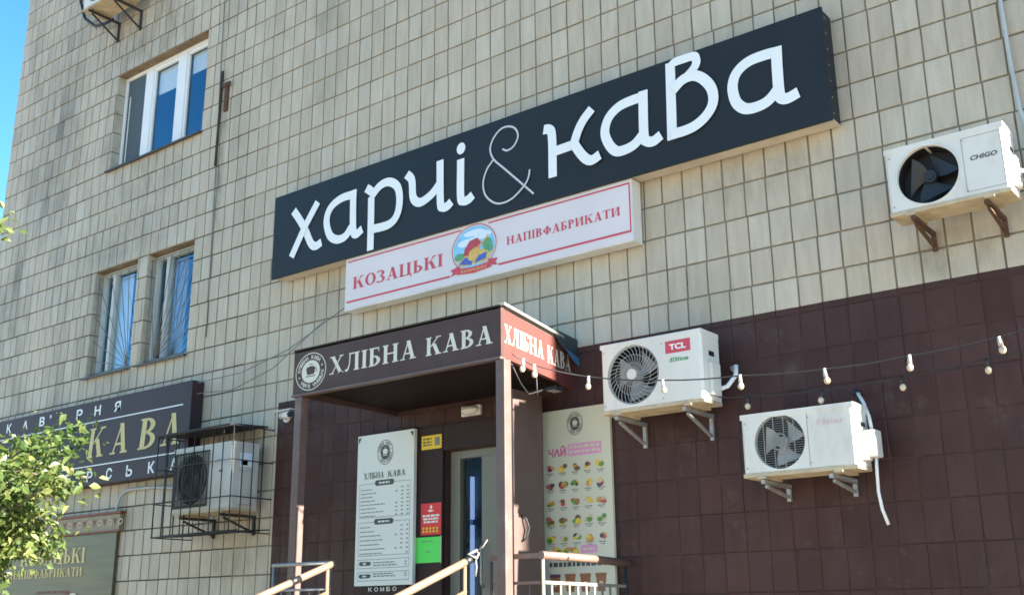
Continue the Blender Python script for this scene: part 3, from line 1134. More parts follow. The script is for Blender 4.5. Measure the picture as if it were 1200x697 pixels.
# ------------------------------------------------------------------ big sign
bs = thing('shop_sign', 'long dark navy sign with large white handwritten lettering', 'sign', (-5.67, -0.1, 5.02))
mb = MB()
mb.cbox(-8.765, -2.615, -0.195, -0.17, 5.035, 5.955, 'sign_navy', 0.004)
bs_p = mb.build('face_panel', bs)
mb = MB()
mb.box(-8.75, -2.622, -0.1695, -0.012, 5.06, 5.94, 'sign_navy')
mb.box(-8.748, -2.624, -0.167, -0.014, 5.048, 5.0595, 'sign_back')
mb.build('box_frame', bs)
mb = MB()
for k in range(7):
    mb.cbox(-2.6215, -2.617, -0.14, -0.13, 5.10 + 0.13 * k, 5.112 + 0.13 * k, 'steel', 0.001)
mb.build('rivet', bs)
P = front(-0.195)
HW = 0.088
LET = [
    ('letter', [([(-8.459, 5.735), (-8.359, 5.613), (-8.266, 5.484), (-8.166, 5.311), (-8.091, 5.262), (-8.005, 5.285)], HW), ([(-8.081, 5.739), (-8.272, 5.495), (-8.452, 5.218)], HW)]),
    ('letter', [([(-7.514, 5.690), (-7.731, 5.695), (-7.889, 5.630), (-7.941, 5.499), (-7.886, 5.335), (-7.775, 5.262), (-7.657, 5.27), (-7.569, 5.353)], HW), ([(-7.56, 5.739), (-7.545, 5.338), (-7.505, 5.256), (-7.414, 5.290)], HW)]),
    ('letter', [([(-7.38, 5.715), (-7.322, 5.67), (-7.306, 5.602), (-7.299, 5.045)], HW), ([(-7.304, 5.6), (-7.186, 5.687), (-7.061, 5.697), (-6.948, 5.62), (-6.912, 5.484), (-6.94, 5.331), (-7.047, 5.253), (-7.291, 5.255)], HW)]),
    ('letter', [([(-6.832, 5.719), (-6.763, 5.64), (-6.745, 5.475), (-6.700, 5.405), (-6.625, 5.384), (-6.497, 5.432), (-6.399, 5.515)], HW), ([(-6.397, 5.744), (-6.388, 5.325), (-6.357, 5.264), (-6.301, 5.259), (-6.251, 5.292)], HW)]),
    ('letter', [([(-6.146, 5.690), (-6.145, 5.32), (-6.111, 5.268), (-6.052, 5.264), (-5.997, 5.297)], HW)]),
    ('ampersand', [([(-5.652, 5.651), (-5.593, 5.622), (-5.52, 5.646), (-5.473, 5.722), (-5.497, 5.801), (-5.57, 5.849), (-5.665, 5.85), (-5.751, 5.784), (-5.79, 5.686), (-5.748, 5.576), (-5.627, 5.453), (-5.483, 5.31), (-5.304, 5.131)], 0.018),
                   ([(-5.748, 5.576), (-5.828, 5.498), (-5.871, 5.384), (-5.85, 5.263), (-5.766, 5.171), (-5.671, 5.131), (-5.547, 5.143), (-5.423, 5.216), (-5.361, 5.287), (-5.34, 5.368)], 0.018)]),
    ('letter', [([(-5.19, 5.705), (-5.130, 5.690), (-5.100, 5.61), (-5.101, 5.233)], HW), ([(-5.095, 5.465), (-4.86, 5.473)], HW), ([(-4.672, 5.745), (-4.763, 5.664), (-4.824, 5.573), (-4.87, 5.455)], HW), ([(-4.87, 5.49), (-4.798, 5.37), (-4.736, 5.297), (-4.68, 5.274), (-4.602, 5.300)], HW)]),
    ('letter', [([(-4.129, 5.700), (-4.267, 5.705), (-4.408, 5.686), (-4.512, 5.615), (-4.555, 5.499), (-4.522, 5.383), (-4.457, 5.300), (-4.38, 5.283), (-4.272, 5.305), (-4.173, 5.384)], HW), ([(-4.168, 5.755), (-4.178, 5.367), (-4.151, 5.300), (-4.092, 5.281), (-4.019, 5.314)], HW)]),
    ('letter', [([(-3.906, 5.925), (-3.913, 5.646), (-3.924, 5.247)], HW), ([(-3.906, 5.87), (-3.868, 5.908), (-3.776, 5.911), (-3.691, 5.906), (-3.668, 5.875), (-3.672, 5.823), (-3.734, 5.763), (-3.888, 5.676)], 0.075), ([(-3.888, 5.668), (-3.797, 5.728), (-3.696, 5.733), (-3.611, 5.675), (-3.545, 5.569), (-3.540, 5.45), (-3.602, 5.36), (-3.703, 5.302), (-3.811, 5.285), (-3.926, 5.29)], HW)]),
    ('letter', [([(-2.963, 5.702), (-3.096, 5.712), (-3.231, 5.700), (-3.331, 5.638), (-3.371, 5.536), (-3.356, 5.414), (-3.309, 5.342), (-3.245, 5.309), (-3.145, 5.309), (-3.072, 5.336), (-3.0, 5.399)], HW), ([(-2.988, 5.745), (-2.994, 5.568), (-2.995, 5.371), (-2.981, 5.315), (-2.931, 5.297), (-2.844, 5.318)], HW)]),
]
for nm, sts in LET:
    mb = MB()
    for k, (pts, wd) in enumerate(sts):
        stroke(mb, P, pts, wd, 0.003 + 0.0055 * k, 'letter_thin' if nm == 'ampersand' else 'letter_white')
    if sts[0][0][0] == (-6.146, 5.690):
        ell(mb, P, -6.142, 5.795, 0.052, 0.058, 0.003, 'letter_white', 24)
    mb.build(nm, bs)

# ------------------------------------------------------------------ white and red sign below
ws = thing('light_box_sign', 'white light box sign with red serif lettering and an oval emblem', 'sign', (-5.995, -0.13, 4.496))
mb = MB()
mb.cbox(-7.671, -4.338, -0.165, -0.03, 4.498, 5.038, 'sign_side', 0.006)
mb.build('box', ws)
P = front(-0.1655)
mb = MB()
rect(mb, P, -7.658, -4.343, 4.512, 5.026, 0.001, 'sign_pale')
mb.build('face_panel', ws)
mb = MB()
for v0, v1 in ((4.991, 5.005), (4.575, 4.594)):
    rect(mb, P, -7.641, -6.294 if v0 < 4.7539 else -6.157, v0, v1, 0.003, 'sign_red')
    rect(mb, P, -5.732 if v0 < 4.7539 else -5.843, -4.355, v0, v1, 0.003, 'sign_red')
rect(mb, P, -4.367, -4.355, 4.594, 4.990, 0.003, 'sign_red')
mb.build('red_border', ws)
serif_letters(ws, P, 'КОЗАЦЬКІ', -7.560, -6.385, 4.704, 4.826, 0.003, 'sign_red')
serif_letters(ws, P, 'НАПІВФАБРИКАТИ', -5.637, -4.456, 4.742, 4.818, 0.003, 'sign_red')
mb = MB()      # oval emblem: sky, bushes, field, a lute on red and blue cloth, ribbon
cu, cv = -6.010, 4.802
ell(mb, P, cu, cv, 0.272, 0.232, 0.0035, 'sign_pale', 40)
ring(mb, P, cu, cv, 0.262, 0.222, 0.010, 0.004, 'emb_red', 44)
ell(mb, P, cu, cv, 0.242, 0.204, 0.004, 'emb_sky', 40)
for du, dv, a, b in ((-0.10, 0.06, 0.09, 0.035), (0.10, 0.10, 0.10, 0.04), (0.0, 0.14, 0.12, 0.03), (-0.02, 0.04, 0.07, 0.06)):
    ell(mb, P, cu + du, cv + dv, a, b, 0.0044 + abs(du) * 0.001, 'emb_cloud', 18)
poly(mb, P, [(cu - 0.225, cv - 0.07), (cu - 0.1, cv - 0.03), (cu + 0.1, cv - 0.03), (cu + 0.225, cv - 0.07), (cu + 0.15, cv - 0.16), (cu - 0.15, cv - 0.16)], 0.0049, 'emb_field')
for du, dv, a, b in ((-0.17, -0.06, 0.06, 0.035), (0.16, 0.0, 0.055, 0.06), (0.19, -0.04, 0.035, 0.04)):
    ell(mb, P, cu + du, cv + dv, a, b, 0.0052 + du * 0.0006, 'emb_green', 14)
poly(mb, P, [(cu - 0.11, cv + 0.0), (cu - 0.05, cv + 0.07), (cu + 0.04, cv + 0.085), (cu + 0.09, cv + 0.03), (cu + 0.03, cv - 0.08), (cu - 0.12, cv - 0.06)], 0.0057, 'emb_red')
poly(mb, P, [(cu - 0.18, cv - 0.13), (cu - 0.10, cv - 0.075), (cu, cv - 0.10), (cu - 0.03, cv - 0.16)], 0.0061, 'emb_blue')
poly(mb, P, [(cu + 0.0, cv - 0.15), (cu + 0.06, cv - 0.085), (cu + 0.15, cv - 0.07), (cu + 0.14, cv - 0.13)], 0.0061, 'emb_blue')
poly(mb, P, [(cu - 0.07, cv - 0.10), (cu - 0.05, cv - 0.03), (cu + 0.02, cv + 0.0), (cu + 0.07, cv - 0.03), (cu + 0.03, cv - 0.10), (cu - 0.03, cv - 0.125)], 0.0066, 'emb_gold')
stroke(mb, P, [(cu + 0.04, cv - 0.02), (cu + 0.17, cv + 0.085)], 0.016, 0.0070, 'emb_gold', False)
mb.build('emblem', ws)
mb = MB()
poly(mb, P, [(cu - 0.275, cv - 0.225), (cu - 0.165, cv - 0.20), (cu - 0.165, cv - 0.14), (cu - 0.275, cv - 0.165), (cu - 0.245, cv - 0.195)], 0.0072, 'sign_red')
poly(mb, P, [(cu + 0.275, cv - 0.215), (cu + 0.165, cv - 0.20), (cu + 0.165, cv - 0.14), (cu + 0.275, cv - 0.155), (cu + 0.245, cv - 0.185)], 0.0072, 'sign_red')
poly(mb, P, [(cu - 0.20, cv - 0.222), (cu, cv - 0.240), (cu + 0.20, cv - 0.222), (cu + 0.20, cv - 0.168), (cu, cv - 0.182), (cu - 0.20, cv - 0.168)], 0.0078, 'sign_red')
sans_text(mb, P, 'КОЗАЦЬКІ', cu - 0.15, cu + 0.15, cv - 0.222, cv - 0.192, 0.0084, 'emb_gold')
mb.build('ribbon', ws)

# ------------------------------------------------------------------ maroon sign at the left
ls = thing('cafe_sign', 'dark maroon sign with gold and white lettering behind the tree', 'sign', (-12.3, -0.1, 3.13))
mb = MB()
mb.cbox(-14.9, -10.04, -0.165, -0.012, 3.135, 4.145, 'maroon', 0.006)
mb.build('box', ls)
P = front(-0.165)
mb = MB()
rect(mb, P, -14.6, -10.18, 3.883, 3.896, 0.003, 'letter_white')
rect(mb, P, -14.6, -10.18, 3.358, 3.371, 0.003, 'letter_white')
mb.build('white_line', ls)
for ch, u in zip("КАВ'", (-13.90, -13.50, -13.10, -12.86)):
    mb = MB()
    sans_text(mb, P, ch, u - 0.06, u + (0.06 if ch != "'" else -0.03), 3.972 if ch != "'" else 4.05, 4.09, 0.003, 'letter_white', 0, 0.025)
    mb.build('letter', ls)
for ch, u in zip('РНЯ', (-12.25, -11.86, -11.45)):
    mb = MB()
    sans_text(mb, P, ch, u - 0.065, u + 0.065, 3.963, 4.083, 0.003, 'letter_white', 0, 0.025)
    mb.build('letter', ls)
for ch, u in zip('ЕРСЬКА', (-12.36, -11.90, -11.50, -11.10, -10.68, -10.27)):
    mb = MB()
    sans_text(mb, P, ch, u - 0.06, u + 0.06, 3.178, 3.308, 0.003, 'letter_white', 0, 0.025)
    mb.build('letter', ls)
for ch, u, w_ in (('К', -12.01, 0.34), ('А', -11.53, 0.35), ('В', -10.98, 0.34), ('А', -10.55, 0.35)):
    mb = MB()
    serif_text(mb, P, ch, u, u + w_, 3.462, 3.812, 0.003, 'gold', 0.10)
    mb.build('letter', ls)

# ------------------------------------------------------------------ ornamented board below it
ob = thing('ornamented_board', 'green metal board with gold lettering and an ornamented top band', 'sign', (-12.6, -0.05, 1.2))
mb = MB()
mb.cbox(-13.9, -11.42, -0.05, -0.012, 1.2, 2.585, 'board_green', 0.004)
mb.build('plate', ob)
mb = MB()
mb.cbox(-13.9, -11.36, -0.065, -0.012, 2.588, 2.79, 'board_band', 0.004)
mb.cbox(-13.95, -11.33, -0.085, -0.012, 2.792, 2.82, 'board_red', 0.004)
mb.cbox(-13.95, -11.33, -0.078, -0.0655, 2.59, 2.61, 'board_red', 0.003)
mb.build('top_band', ob)
P = front(-0.065)
mb = MB()
for k in range(12):
    u = -13.8 + 0.21 * k
    poly(mb, P, [(u, 2.74), (u + 0.085, 2.74), (u + 0.042, 2.66)], 0.002, 'board_red')
    ring(mb, P, u + 0.15, 2.70, 0.045, 0.035, 0.012, 0.002, 'fruit_pale', 12)
mb.build('ornament', ob)
P = front(-0.05)
mb = MB()
serif_text(mb, P, 'КОЗАЦЬКІ', -13.45, -12.02, 2.27, 2.44, 0.004, 'gold')
serif_text(mb, P, 'НАПІВФАБРИКАТИ', -13.65, -12.05, 2.12, 2.22, 0.004, 'gold')
print_line(mb, P, -13.0, -12.3, 1.93, 0.03, 0.004, 'board_red', random.Random(3), (0.05, 0.12), 0.03)
mb.build('gold_lettering', ob, kind='stuff')
mb = MB()
ring(mb, P, -12.25, 1.62, 0.36, 0.32, 0.03, 0.004, 'board_red', 40)
ell(mb, P, -12.25, 1.62, 0.28, 0.26, 0.004, 'emb_cloud', 30)
for du, dv, a in ((-0.12, 0.2, 0.12), (0.05, 0.24, 0.10), (0.15, 0.17, 0.11)):
    ell(mb, P, -12.25 + du, 1.62 + dv, a, a * 0.7, 0.0048 + 0.0005 * (du + 0.2), 'cream_letter', 14)
mb.build('emblem', ob)


# ------------------------------------------------------------------ air conditioners
def ac_unit(label, x0, x1, z0, z1, fan, style, casing='ac_white', yf=-0.43, yb=-0.13, brackets=(), group='outdoor air conditioner units on the facade', bmat='steel', leg=0.30):
    t = thing('air_conditioner', label, 'air conditioner', ((x0 + x1) / 2, (yf + yb) / 2, z0), group)
    cx, cz, R = fan
    c = 0.018
    mb = MB()
    N = 48
    # front plate with a round opening
    fx0, fx1, fz0, fz1 = x0 + c, x1 - c, z0 + c, z1 - c
    inner, outer = [], []
    angs = [2 * math.pi * k / N for k in range(N)]
    for px, pz in ((fx0, fz0), (fx1, fz0), (fx1, fz1), (fx0, fz1)):
        angs.append(math.atan2(pz - cz, px - cx) % (2 * math.pi))
    angs = sorted(set(round(a, 6) for a in angs))
    for a in angs:
        dx, dz = math.cos(a), math.sin(a)
        lim = []
        if abs(dx) > 1e-9:
            lim.append(((fx1 if dx > 0 else fx0) - cx) / dx)
        if abs(dz) > 1e-9:
            lim.append(((fz1 if dz > 0 else fz0) - cz) / dz)
        L = min(lim)
        inner.append((cx + R * dx, cz + R * dz))
        outer.append((cx + L * dx, cz + L * dz))
    n = len(angs)
    for k in range(n):
        j = (k + 1) % n
        mb.face([(inner[k][0], yf, inner[k][1]), (outer[k][0], yf, outer[k][1]), (outer[j][0], yf, outer[j][1]), (inner[j][0], yf, inner[j][1])], casing)
        ik, ij = inner[k], inner[j]
        mb.face([(ik[0], yf, ik[1]), (ij[0], yf, ij[1]), (cx + (ij[0] - cx) * 0.97, yf + 0.03, cz + (ij[1] - cz) * 0.97), (cx + (ik[0] - cx) * 0.97, yf + 0.03, cz + (ik[1] - cz) * 0.97)], casing, True)
    A = [(fx0, yf, fz0), (fx1, yf, fz0), (fx1, yf, fz1), (fx0, yf, fz1)]
    B = [(x0, yf + c, z0), (x1, yf + c, z0), (x1, yf + c, z1), (x0, yf + c, z1)]
    D = [(x0, yb, z0), (x1, yb, z0), (x1, yb, z1), (x0, yb, z1)]
    for k in range(4):
        j = (k + 1) % 4
        mb.face([A[k], B[k], B[j], A[j]], casing)
        if k != 0:
            mb.face([B[k], D[k], D[j], B[j]], casing)
    mb.face([B[0], D[0], D[1], B[1]], 'ac_base')
    mb.face(D[::-1], casing)
    body = mb.build('casing', t)
    # seams: top lid and base lip, panel split
    mb = MB()
    mb.cbox(x0 - 0.004, x1 + 0.004, yf - 0.004, yb + 0.002, z1 - 0.03, z1 + 0.006, casing, 0.004)
    mb.build('lid', t)
    mb = MB()
    mb.cbox(x0 - 0.003, x1 + 0.003, yf - 0.003, yb + 0.002, z0 - 0.012, z0 + 0.016, 'ac_base', 0.004)
    for fx in (x0 + 0.13, x1 - 0.13):
        mb.box(fx - 0.03, fx + 0.03, yf - 0.015, yb + 0.02, z0 - 0.026, z0 - 0.0125, 'ac_base')
    mb.build('base_pan', t)
    # fan chamber
    mb = MB()
    K = 32
    yd = yf + 0.15
    ringp = [(cx + 0.97 * R * math.cos(2 * math.pi * k / K), cz + 0.97 * R * math.sin(2 * math.pi * k / K)) for k in range(K)]
    for k in range(K):
        j = (k + 1) % K
        mb.face([(ringp[k][0], yf + 0.03, ringp[k][1]), (ringp[j][0], yf + 0.03, ringp[j][1]), (ringp[j][0], yd, ringp[j][1]), (ringp[k][0], yd, ringp[k][1])], 'fan_dark', True)
    mb.face([(p[0], yd, p[1]) for p in ringp], 'fan_dark')
    mb.build('fan_chamber', t)
    mb = MB()
    blade = {'open': 'fan_blade', 'spiral': 'fan_grey', 'slat': 'fan_silver', 'square': 'fan_blade'}[style]
    nb = 4 if style == 'square' else 3
    for b in range(nb):
        a0 = 2 * math.pi * b / nb + 0.5
        sect = []
        for i in range(7):
            rr = R * (0.2 + 0.7 * i / 6)
            wdt = 0.78 if style == 'open' else 0.62 if nb == 3 else 0.42
            sk = 0.35 * i / 6
            sect.append(((cx + rr * math.cos(a0 - wdt + sk), yf + 0.055, cz + rr * math.sin(a0 - wdt + sk)), (cx + rr * math.cos(a0 + wdt + sk), yf + 0.10, cz + rr * math.sin(a0 + wdt + sk))))
        for i in range(6):
            mb.face([sect[i][0], sect[i + 1][0], sect[i + 1][1], sect[i][1]], blade, True)
    mb.tube([(cx, yf + 0.04, cz), (cx, yf + 0.12, cz)], R * 0.2, blade, 20)
    mb.build('fan', t)
    # guard
    mb = MB()
    if style == 'spiral':
        for k in range(3):
            rr = R * (0.40 + 0.28 * k)
            mb.tube([(cx + rr * math.cos(2 * math.pi * i / 36), yf + 0.004, cz + rr * math.sin(2 * math.pi * i / 36)) for i in range(37)], 0.0018, 'grille_wire', 5, False)
        for k in range(34):
            a = 2 * math.pi * k / 34
            mb.tube([(cx + R * q * math.cos(a + 0.75 * q), yf - 0.002 - 0.008 * (1 - q), cz + R * q * math.sin(a + 0.75 * q)) for q in (0.16, 0.37, 0.58, 0.79, 0.985)], 0.0019, 'grille_wire', 5, False)
        mb.tube([(cx, yf - 0.018, cz), (cx, yf - 0.006, cz)], R * 0.18, 'ac_white', 24)
    elif style == 'slat':
        k = -R + 0.012
        while k < R:
            h = math.sqrt(max(0, R * R - k * k))
            mb.beam((cx - h, yf + 0.004, cz + k), (cx + h, yf + 0.004, cz + k), 0.005, 0.0026, 'fan_grey')
            k += 0.0155
        for q in (0.12, 0.30):
            rr = R * q
            mb.tube([(cx + rr * math.cos(2 * math.pi * i / 30), yf - 0.001, cz + rr * math.sin(2 * math.pi * i / 30)) for i in range(31)], 0.005, 'fan_grey', 6, False)
        for k in (-0.6, -0.2, 0.2, 0.6):
            h = math.sqrt(1 - k * k) * R
            mb.beam((cx + k * R, yf - 0.001, cz - h), (cx + k * R, yf - 0.001, cz + h), 0.005, 0.004, 'fan_grey')
    elif style == 'square':
        s0, s1, r0, r1 = x0 + 0.035, cx + (cx - x0) - 0.035, z0 + 0.05, z1 - 0.05
        k = r0
        while k <= r1:
            mb.beam((s0, yf - 0.010, k), (s1, yf - 0.010, k), 0.006, 0.004, 'grille_black')
            k += 0.014
        k = s0
        while k <= s1 + 1e-6:
            mb.beam((k, yf - 0.016, r0), (k, yf - 0.016, r1), 0.005, 0.004, 'grille_black')
            k += (s1 - s0) / 12
        for i in range(4):
            rr = R * (0.3 + 0.22 * i)
            mb.tube([(cx + rr * math.cos(2 * math.pi * j / 36), yf - 0.019, cz + rr * math.sin(2 * math.pi * j / 36)) for j in range(37)], 0.003, 'grille_black', 5, False)
        mb.box(s0, s1, yf - 0.0065, yf - 0.0035, r0, cz - R, 'fan_dark')
        mb.box(s0, s1, yf - 0.0065, yf - 0.0035, cz + R, r1, 'fan_dark')
        mb.box(s0, cx - R, yf - 0.0065, yf - 0.0035, cz - R, cz + R, 'fan_dark')
        mb.box(cx + R, s1, yf - 0.0065, yf - 0.0035, cz - R, cz + R, 'fan_dark')
    else:
        mb.tube([(cx + R * 0.99 * math.cos(2 * math.pi * i / 48), yf - 0.001, cz + R * 0.99 * math.sin(2 * math.pi * i / 48)) for i in range(49)], 0.006, casing, 6, False)
        mb.tube([(cx, yf + 0.030, cz), (cx, yf + 0.0385, cz)], R * 0.13, 'fan_dark', 18)
    for sx_, sz_ in ((x0 + 0.03, z0 + 0.05), (x0 + 0.03, z1 - 0.06), (cx + R + 0.03, z0 + 0.05), (cx + R + 0.03, z1 - 0.06)):
        mb.tube([(sx_, yf - 0.004, sz_), (sx_, yf + 0.001, sz_)], 0.005, 'fan_grey', 8)
    mb.build('fan_guard', t)
    # service cover on the right side
    mb = MB()
    mb.cbox(x1 + 0.001, x1 + 0.032, yf + 0.09, yb - 0.05, z0 + 0.05, z0 + (z1 - z0) * 0.55, casing, 0.006)
    mb.build('valve_cover', t)
    mb = MB()
    mb.box(x1 + 0.0005, x1 + 0.003, yf + 0.11, yf + 0.19, z0 + (z1 - z0) * 0.66, z0 + (z1 - z0) * 0.73, 'fan_dark')
    mb.build('handle_recess', t)
    for bx in brackets:
        mb = MB()
        zt = z0 - 0.028
        mb.beam((bx, yf + 0.0, zt - 0.017), (bx, -0.002, zt - 0.017), 0.028, 0.026, bmat)
        mb.beam((bx, -0.018, zt - 0.034), (bx, -0.018, zt - leg), 0.028, 0.026, bmat, (0, 1, 0))
        mb.beam((bx, yf + 0.05, zt - 0.045), (bx, -0.035, zt - leg + 0.03), 0.022, 0.018, bmat)
        mb.tube([(bx, yf + 0.05, zt - 0.005), (bx, yf + 0.05, zt + 0.02)], 0.009, bmat, 6)
        mb.build('bracket', t)
    return t


G_AC = 'outdoor air conditioner units on the facade'
# right top unit
ac1 = ac_unit('white air conditioner with an open black fan on rusty brackets beside the navy sign', -2.20, -1.445, 4.125, 4.58, (-1.935, 4.352, 0.205), 'open', 'ac_white', yb=-0.20,
              brackets=(-2.06, -1.60), bmat='rust', leg=0.14)
P = front(-0.43)
mb = MB()
sans_text(mb, P, 'CHIGO', -1.665, -1.50, 4.37, 4.402, 0.002, 'ink', 0.25, 0.03)
mb.build('lettering', ac1)
mb = MB()
for a, b, c_, d_ in ((-1.705, -1.465, 4.53, 4.533), (-1.705, -1.465, 4.165, 4.168), (-1.705, -1.702, 4.169, 4.529), (-1.468, -1.465, 4.169, 4.529)):
    rect(mb, P, a, b, c_, d_, 0.002, 'fan_grey')
mb.build('panel_groove', ac1)
mb = MB()
mb.tube([(-1.412, -0.31, 4.28), (-1.37, -0.30, 4.265), (-1.34, -0.22, 4.27), (-1.33, -0.12, 4.30), (-1.33, -0.02, 4.30), (-1.33, 0.005, 4.30)], 0.014, 'pipe_white', 8)
mb.tube([(-1.412, -0.29, 4.22), (-1.36, -0.28, 4.20), (-1.34, -0.18, 4.22), (-1.335, -0.02, 4.24), (-1.335, 0.005, 4.24)], 0.010, 'cable_grey', 8)
mb.build('pipe', ac1)
# middle unit
ac2 = ac_unit('white air conditioner with spiral fan guard and red badge beside the porch', -4.52, -3.655, 3.078, 3.60, (-4.24, 3.343, 0.225), 'spiral', 'ac_white', yb=-0.16, brackets=(-4.40, -3.82), leg=0.20)
mb = MB()
rect(mb, P, -3.95, -3.742, 3.455, 3.548, 0.002, 'sign_red')
mb.build('red_badge', ac2)
mb = MB()
sans_text(mb, P, 'TCL', -3.915, -3.777, 3.478, 3.523, 0.004, 'letter_white', 0, 0.04)
mb.build('lettering', ac2)
mb = MB()
sans_text(mb, P, 'Elite', -3.92, -3.765, 3.388, 3.420, 0.002, 'emb_green', 0.3, 0.03)
mb.build('green_script', ac2)
mb = MB()
mb.tube([(-3.65, -0.22, 3.18), (-3.58, -0.2, 3.20), (-3.53, -0.16, 3.28), (-3.55, -0.10, 3.36), (-3.62, -0.03, 3.37), (-3.62, 0.005, 3.36)], 0.017, 'pipe_white', 8)
mb.build('pipe', ac2)
# right lower unit
ac3 = ac_unit('white air conditioner with slatted grey fan and hanging drain hose on the brown wall', -3.385, -2.585, 2.51, 2.925, (-3.11, 2.722, 0.182), 'slat', 'ac_white', yb=-0.19, brackets=(-3.25, -2.77), leg=0.12)
mb = MB()
sans_text(mb, P, 'Haier', -2.832, -2.65, 2.80, 2.842, 0.002, 'pale_pink', 0, 0.0)
mb.build('lettering', ac3)
mb = MB()
rect(mb, P, -2.905, -2.902, 2.535, 2.90, 0.002, 'fan_grey')
mb.build('panel_groove', ac3)
mb = MB()
mb.cbox(-2.583, -2.50, -0.30, -0.18, 2.58, 2.76, 'ac_white', 0.015)
mb.build('side_cover', ac3)
mb = MB()
mb.tube([(-2.68, -0.02, 3.05), (-2.66, -0.10, 3.04), (-2.61, -0.16, 2.97), (-2.565, -0.20, 2.86), (-2.545, -0.23, 2.77)], 0.012, 'pipe_white', 8)
mb.tube([(-2.53, -0.24, 2.58), (-2.535, -0.24, 2.47), (-2.54, -0.235, 2.36), (-2.53, -0.225, 2.25), (-2.505, -0.21, 2.15)], 0.011, 'pipe_white', 8)
mb.tube([(-2.70, -0.03, 3.04), (-2.69, -0.04, 3.08)], 0.02, 'cable', 8)
mb.build('drain_hose', ac3)
# caged unit
ac4 = ac_unit('white air conditioner inside a black cage left of the porch', -9.86, -8.90, 2.655, 3.32, (-9.545, 2.99, 0.26), 'square', 'ac_cream', yf=-0.45, yb=-0.12, brackets=(-9.7, -9.05), bmat='bar_dark', leg=0.2)
P = front(-0.45)
mb = MB()
rect(mb, P, -9.15, -9.02, 3.14, 3.155, 0.002, 'emb_blue')
rect(mb, P, -9.10, -9.04, 3.03, 3.05, 0.002, 'ink')
mb.build('lettering', ac4)
mb = MB()
mb.box(-8.8995, -8.897, -0.36, -0.20, 3.08, 3.22, 'emb_cloud')
mb.build('side_sticker', ac4)
# top unit
ac5 = ac_unit('air conditioner high on the wall, cut by the top edge of the picture', -12.66, -11.82, 9.55, 10.1, (-12.36, 9.83, 0.23), 'slat', 'ac_white', yf=-0.48, yb=-0.15, brackets=(-12.5, -11.98), bmat='bar_dark', leg=0.30)
mb = MB()
mb.tube([(-13.55, -0.02, 10.6), (-13.5, -0.06, 10.2), (-13.3, -0.08, 9.85), (-13.0, -0.08, 9.62), (-12.72, -0.1, 9.55), (-12.5, -0.12, 9.53)], 0.022, 'cable', 8)
mb.build('cable', ac5)

# cage
cg = thing('security_cage', 'black welded bar cage with a sheet roof around the air conditioner', 'cage', (-9.4, -0.3, 2.40))
X0, X1, Y0, Z0, Z1 = -10.08, -8.83, -0.505, 2.43, 3.47
mb = MB()
mb.raw([(X0 - 0.02, Y0 - 0.03, 3.475), (X1 - 0.03, Y0 - 0.03, 3.475), (X1 - 0.09, -0.003, 3.515), (X0 - 0.08, -0.003, 3.515),
        (X0 - 0.02, Y0 - 0.03, 3.487), (X1 - 0.03, Y0 - 0.03, 3.487), (X1 - 0.09, -0.003, 3.527), (X0 - 0.08, -0.003, 3.527)],
       [(3, 2, 1, 0), (4, 5, 6, 7), (0, 1, 5, 4), (1, 2, 6, 5), (2, 3, 7, 6), (3, 0, 4, 7)], 'bar_dark')
mb.build('roof_sheet', cg)
bars = []
nfx = 8
for k in range(nfx + 1):
    x = X0 + (X1 - X0) * k / nfx
    bars.append([(x, Y0, Z0), (x, Y0, Z1)])
    bars.append([(x, Y0, Z0), (x, -0.003, Z0 + 0.04)])
for k in range(1, 4):
    y = Y0 * (1 - k / 4)
    bars.append([(X1, y, Z0 + 0.01), (X1, y, Z1)])
    bars.append([(X0, y, Z0 + 0.01), (X0, y, Z1)])
for z in (Z0, Z0 + 0.34, Z0 + 0.70, Z1):
    bars.append([(X0, Y0 - 0.012, z), (X1, Y0 - 0.012, z)])
    bars.append([(X1 + 0.012, Y0, z), (X1 + 0.012, -0.003, z)])
    bars.append([(X0 - 0.012, Y0, z), (X0 - 0.012, -0.003, z)])
for y in (-0.2, -0.4):
    bars.append([(X0, y, Z0 + 0.022), (X1, y, Z0 + 0.022)])
for a, b in bars:
    mb = MB()
    mb.tube([a, b], 0.0065, 'bar_dark', 6)
    mb.build('bar', cg)

# ------------------------------------------------------------------ porch: platform, steps, canopy
pf = thing('porch_platform', 'concrete entrance platform with steps under the brown canopy', 'platform', (-5.9, -0.7, 0))
mb = MB()
mb.cbox(-7.45, -4.40, -1.32, -0.002, 0.0, 0.95, 'concrete', 0.01)
mb.build('slab', pf)
for k in range(5):
    mb = MB()
    mb.cbox(-6.6, -5.05, -1.322 - 0.36 * (k + 1), -1.322 - 0.36 * k - 0.002, 0.0, 0.95 - 0.158 * (k + 1), 'concrete', 0.008)
    mb.build('step', pf)

cn = thing('entrance_canopy', 'brown porch canopy with cream lettering on two posts', 'canopy', (-5.98, -0.65, 0.95))
FL, FR, FY, FZ0, FZ1 = -7.115, -4.85, -1.25, 3.43, 3.81
WRX = -5.07
mb = MB()
mb.box(FL + 0.001, FR - 0.001, FY, FY + 0.04, FZ0, FZ1, 'canopy_brown')
fas = mb.build('front_fascia', cn)
P = front(FY)
serif_letters(fas, P, 'ХЛІБНА', -6.663, -5.69, 3.545, 3.695, 0.003, 'cream_letter')
serif_letters(fas, P, 'КАВА', -5.591, -4.925, 3.540, 3.682, 0.003, 'cream_letter')
mb = MB()
round_logo(mb, P, -6.897, 3.608, 0.188, 0.162, 0.003, 'cream_letter', 'canopy_brown')
mb.build('round_logo', fas)
mb = MB()
mb.cbox(FL - 0.005, FR, FY - 0.012, FY + 0.05, FZ0 - 0.018, FZ0 - 0.001, 'post_brown', 0.003)
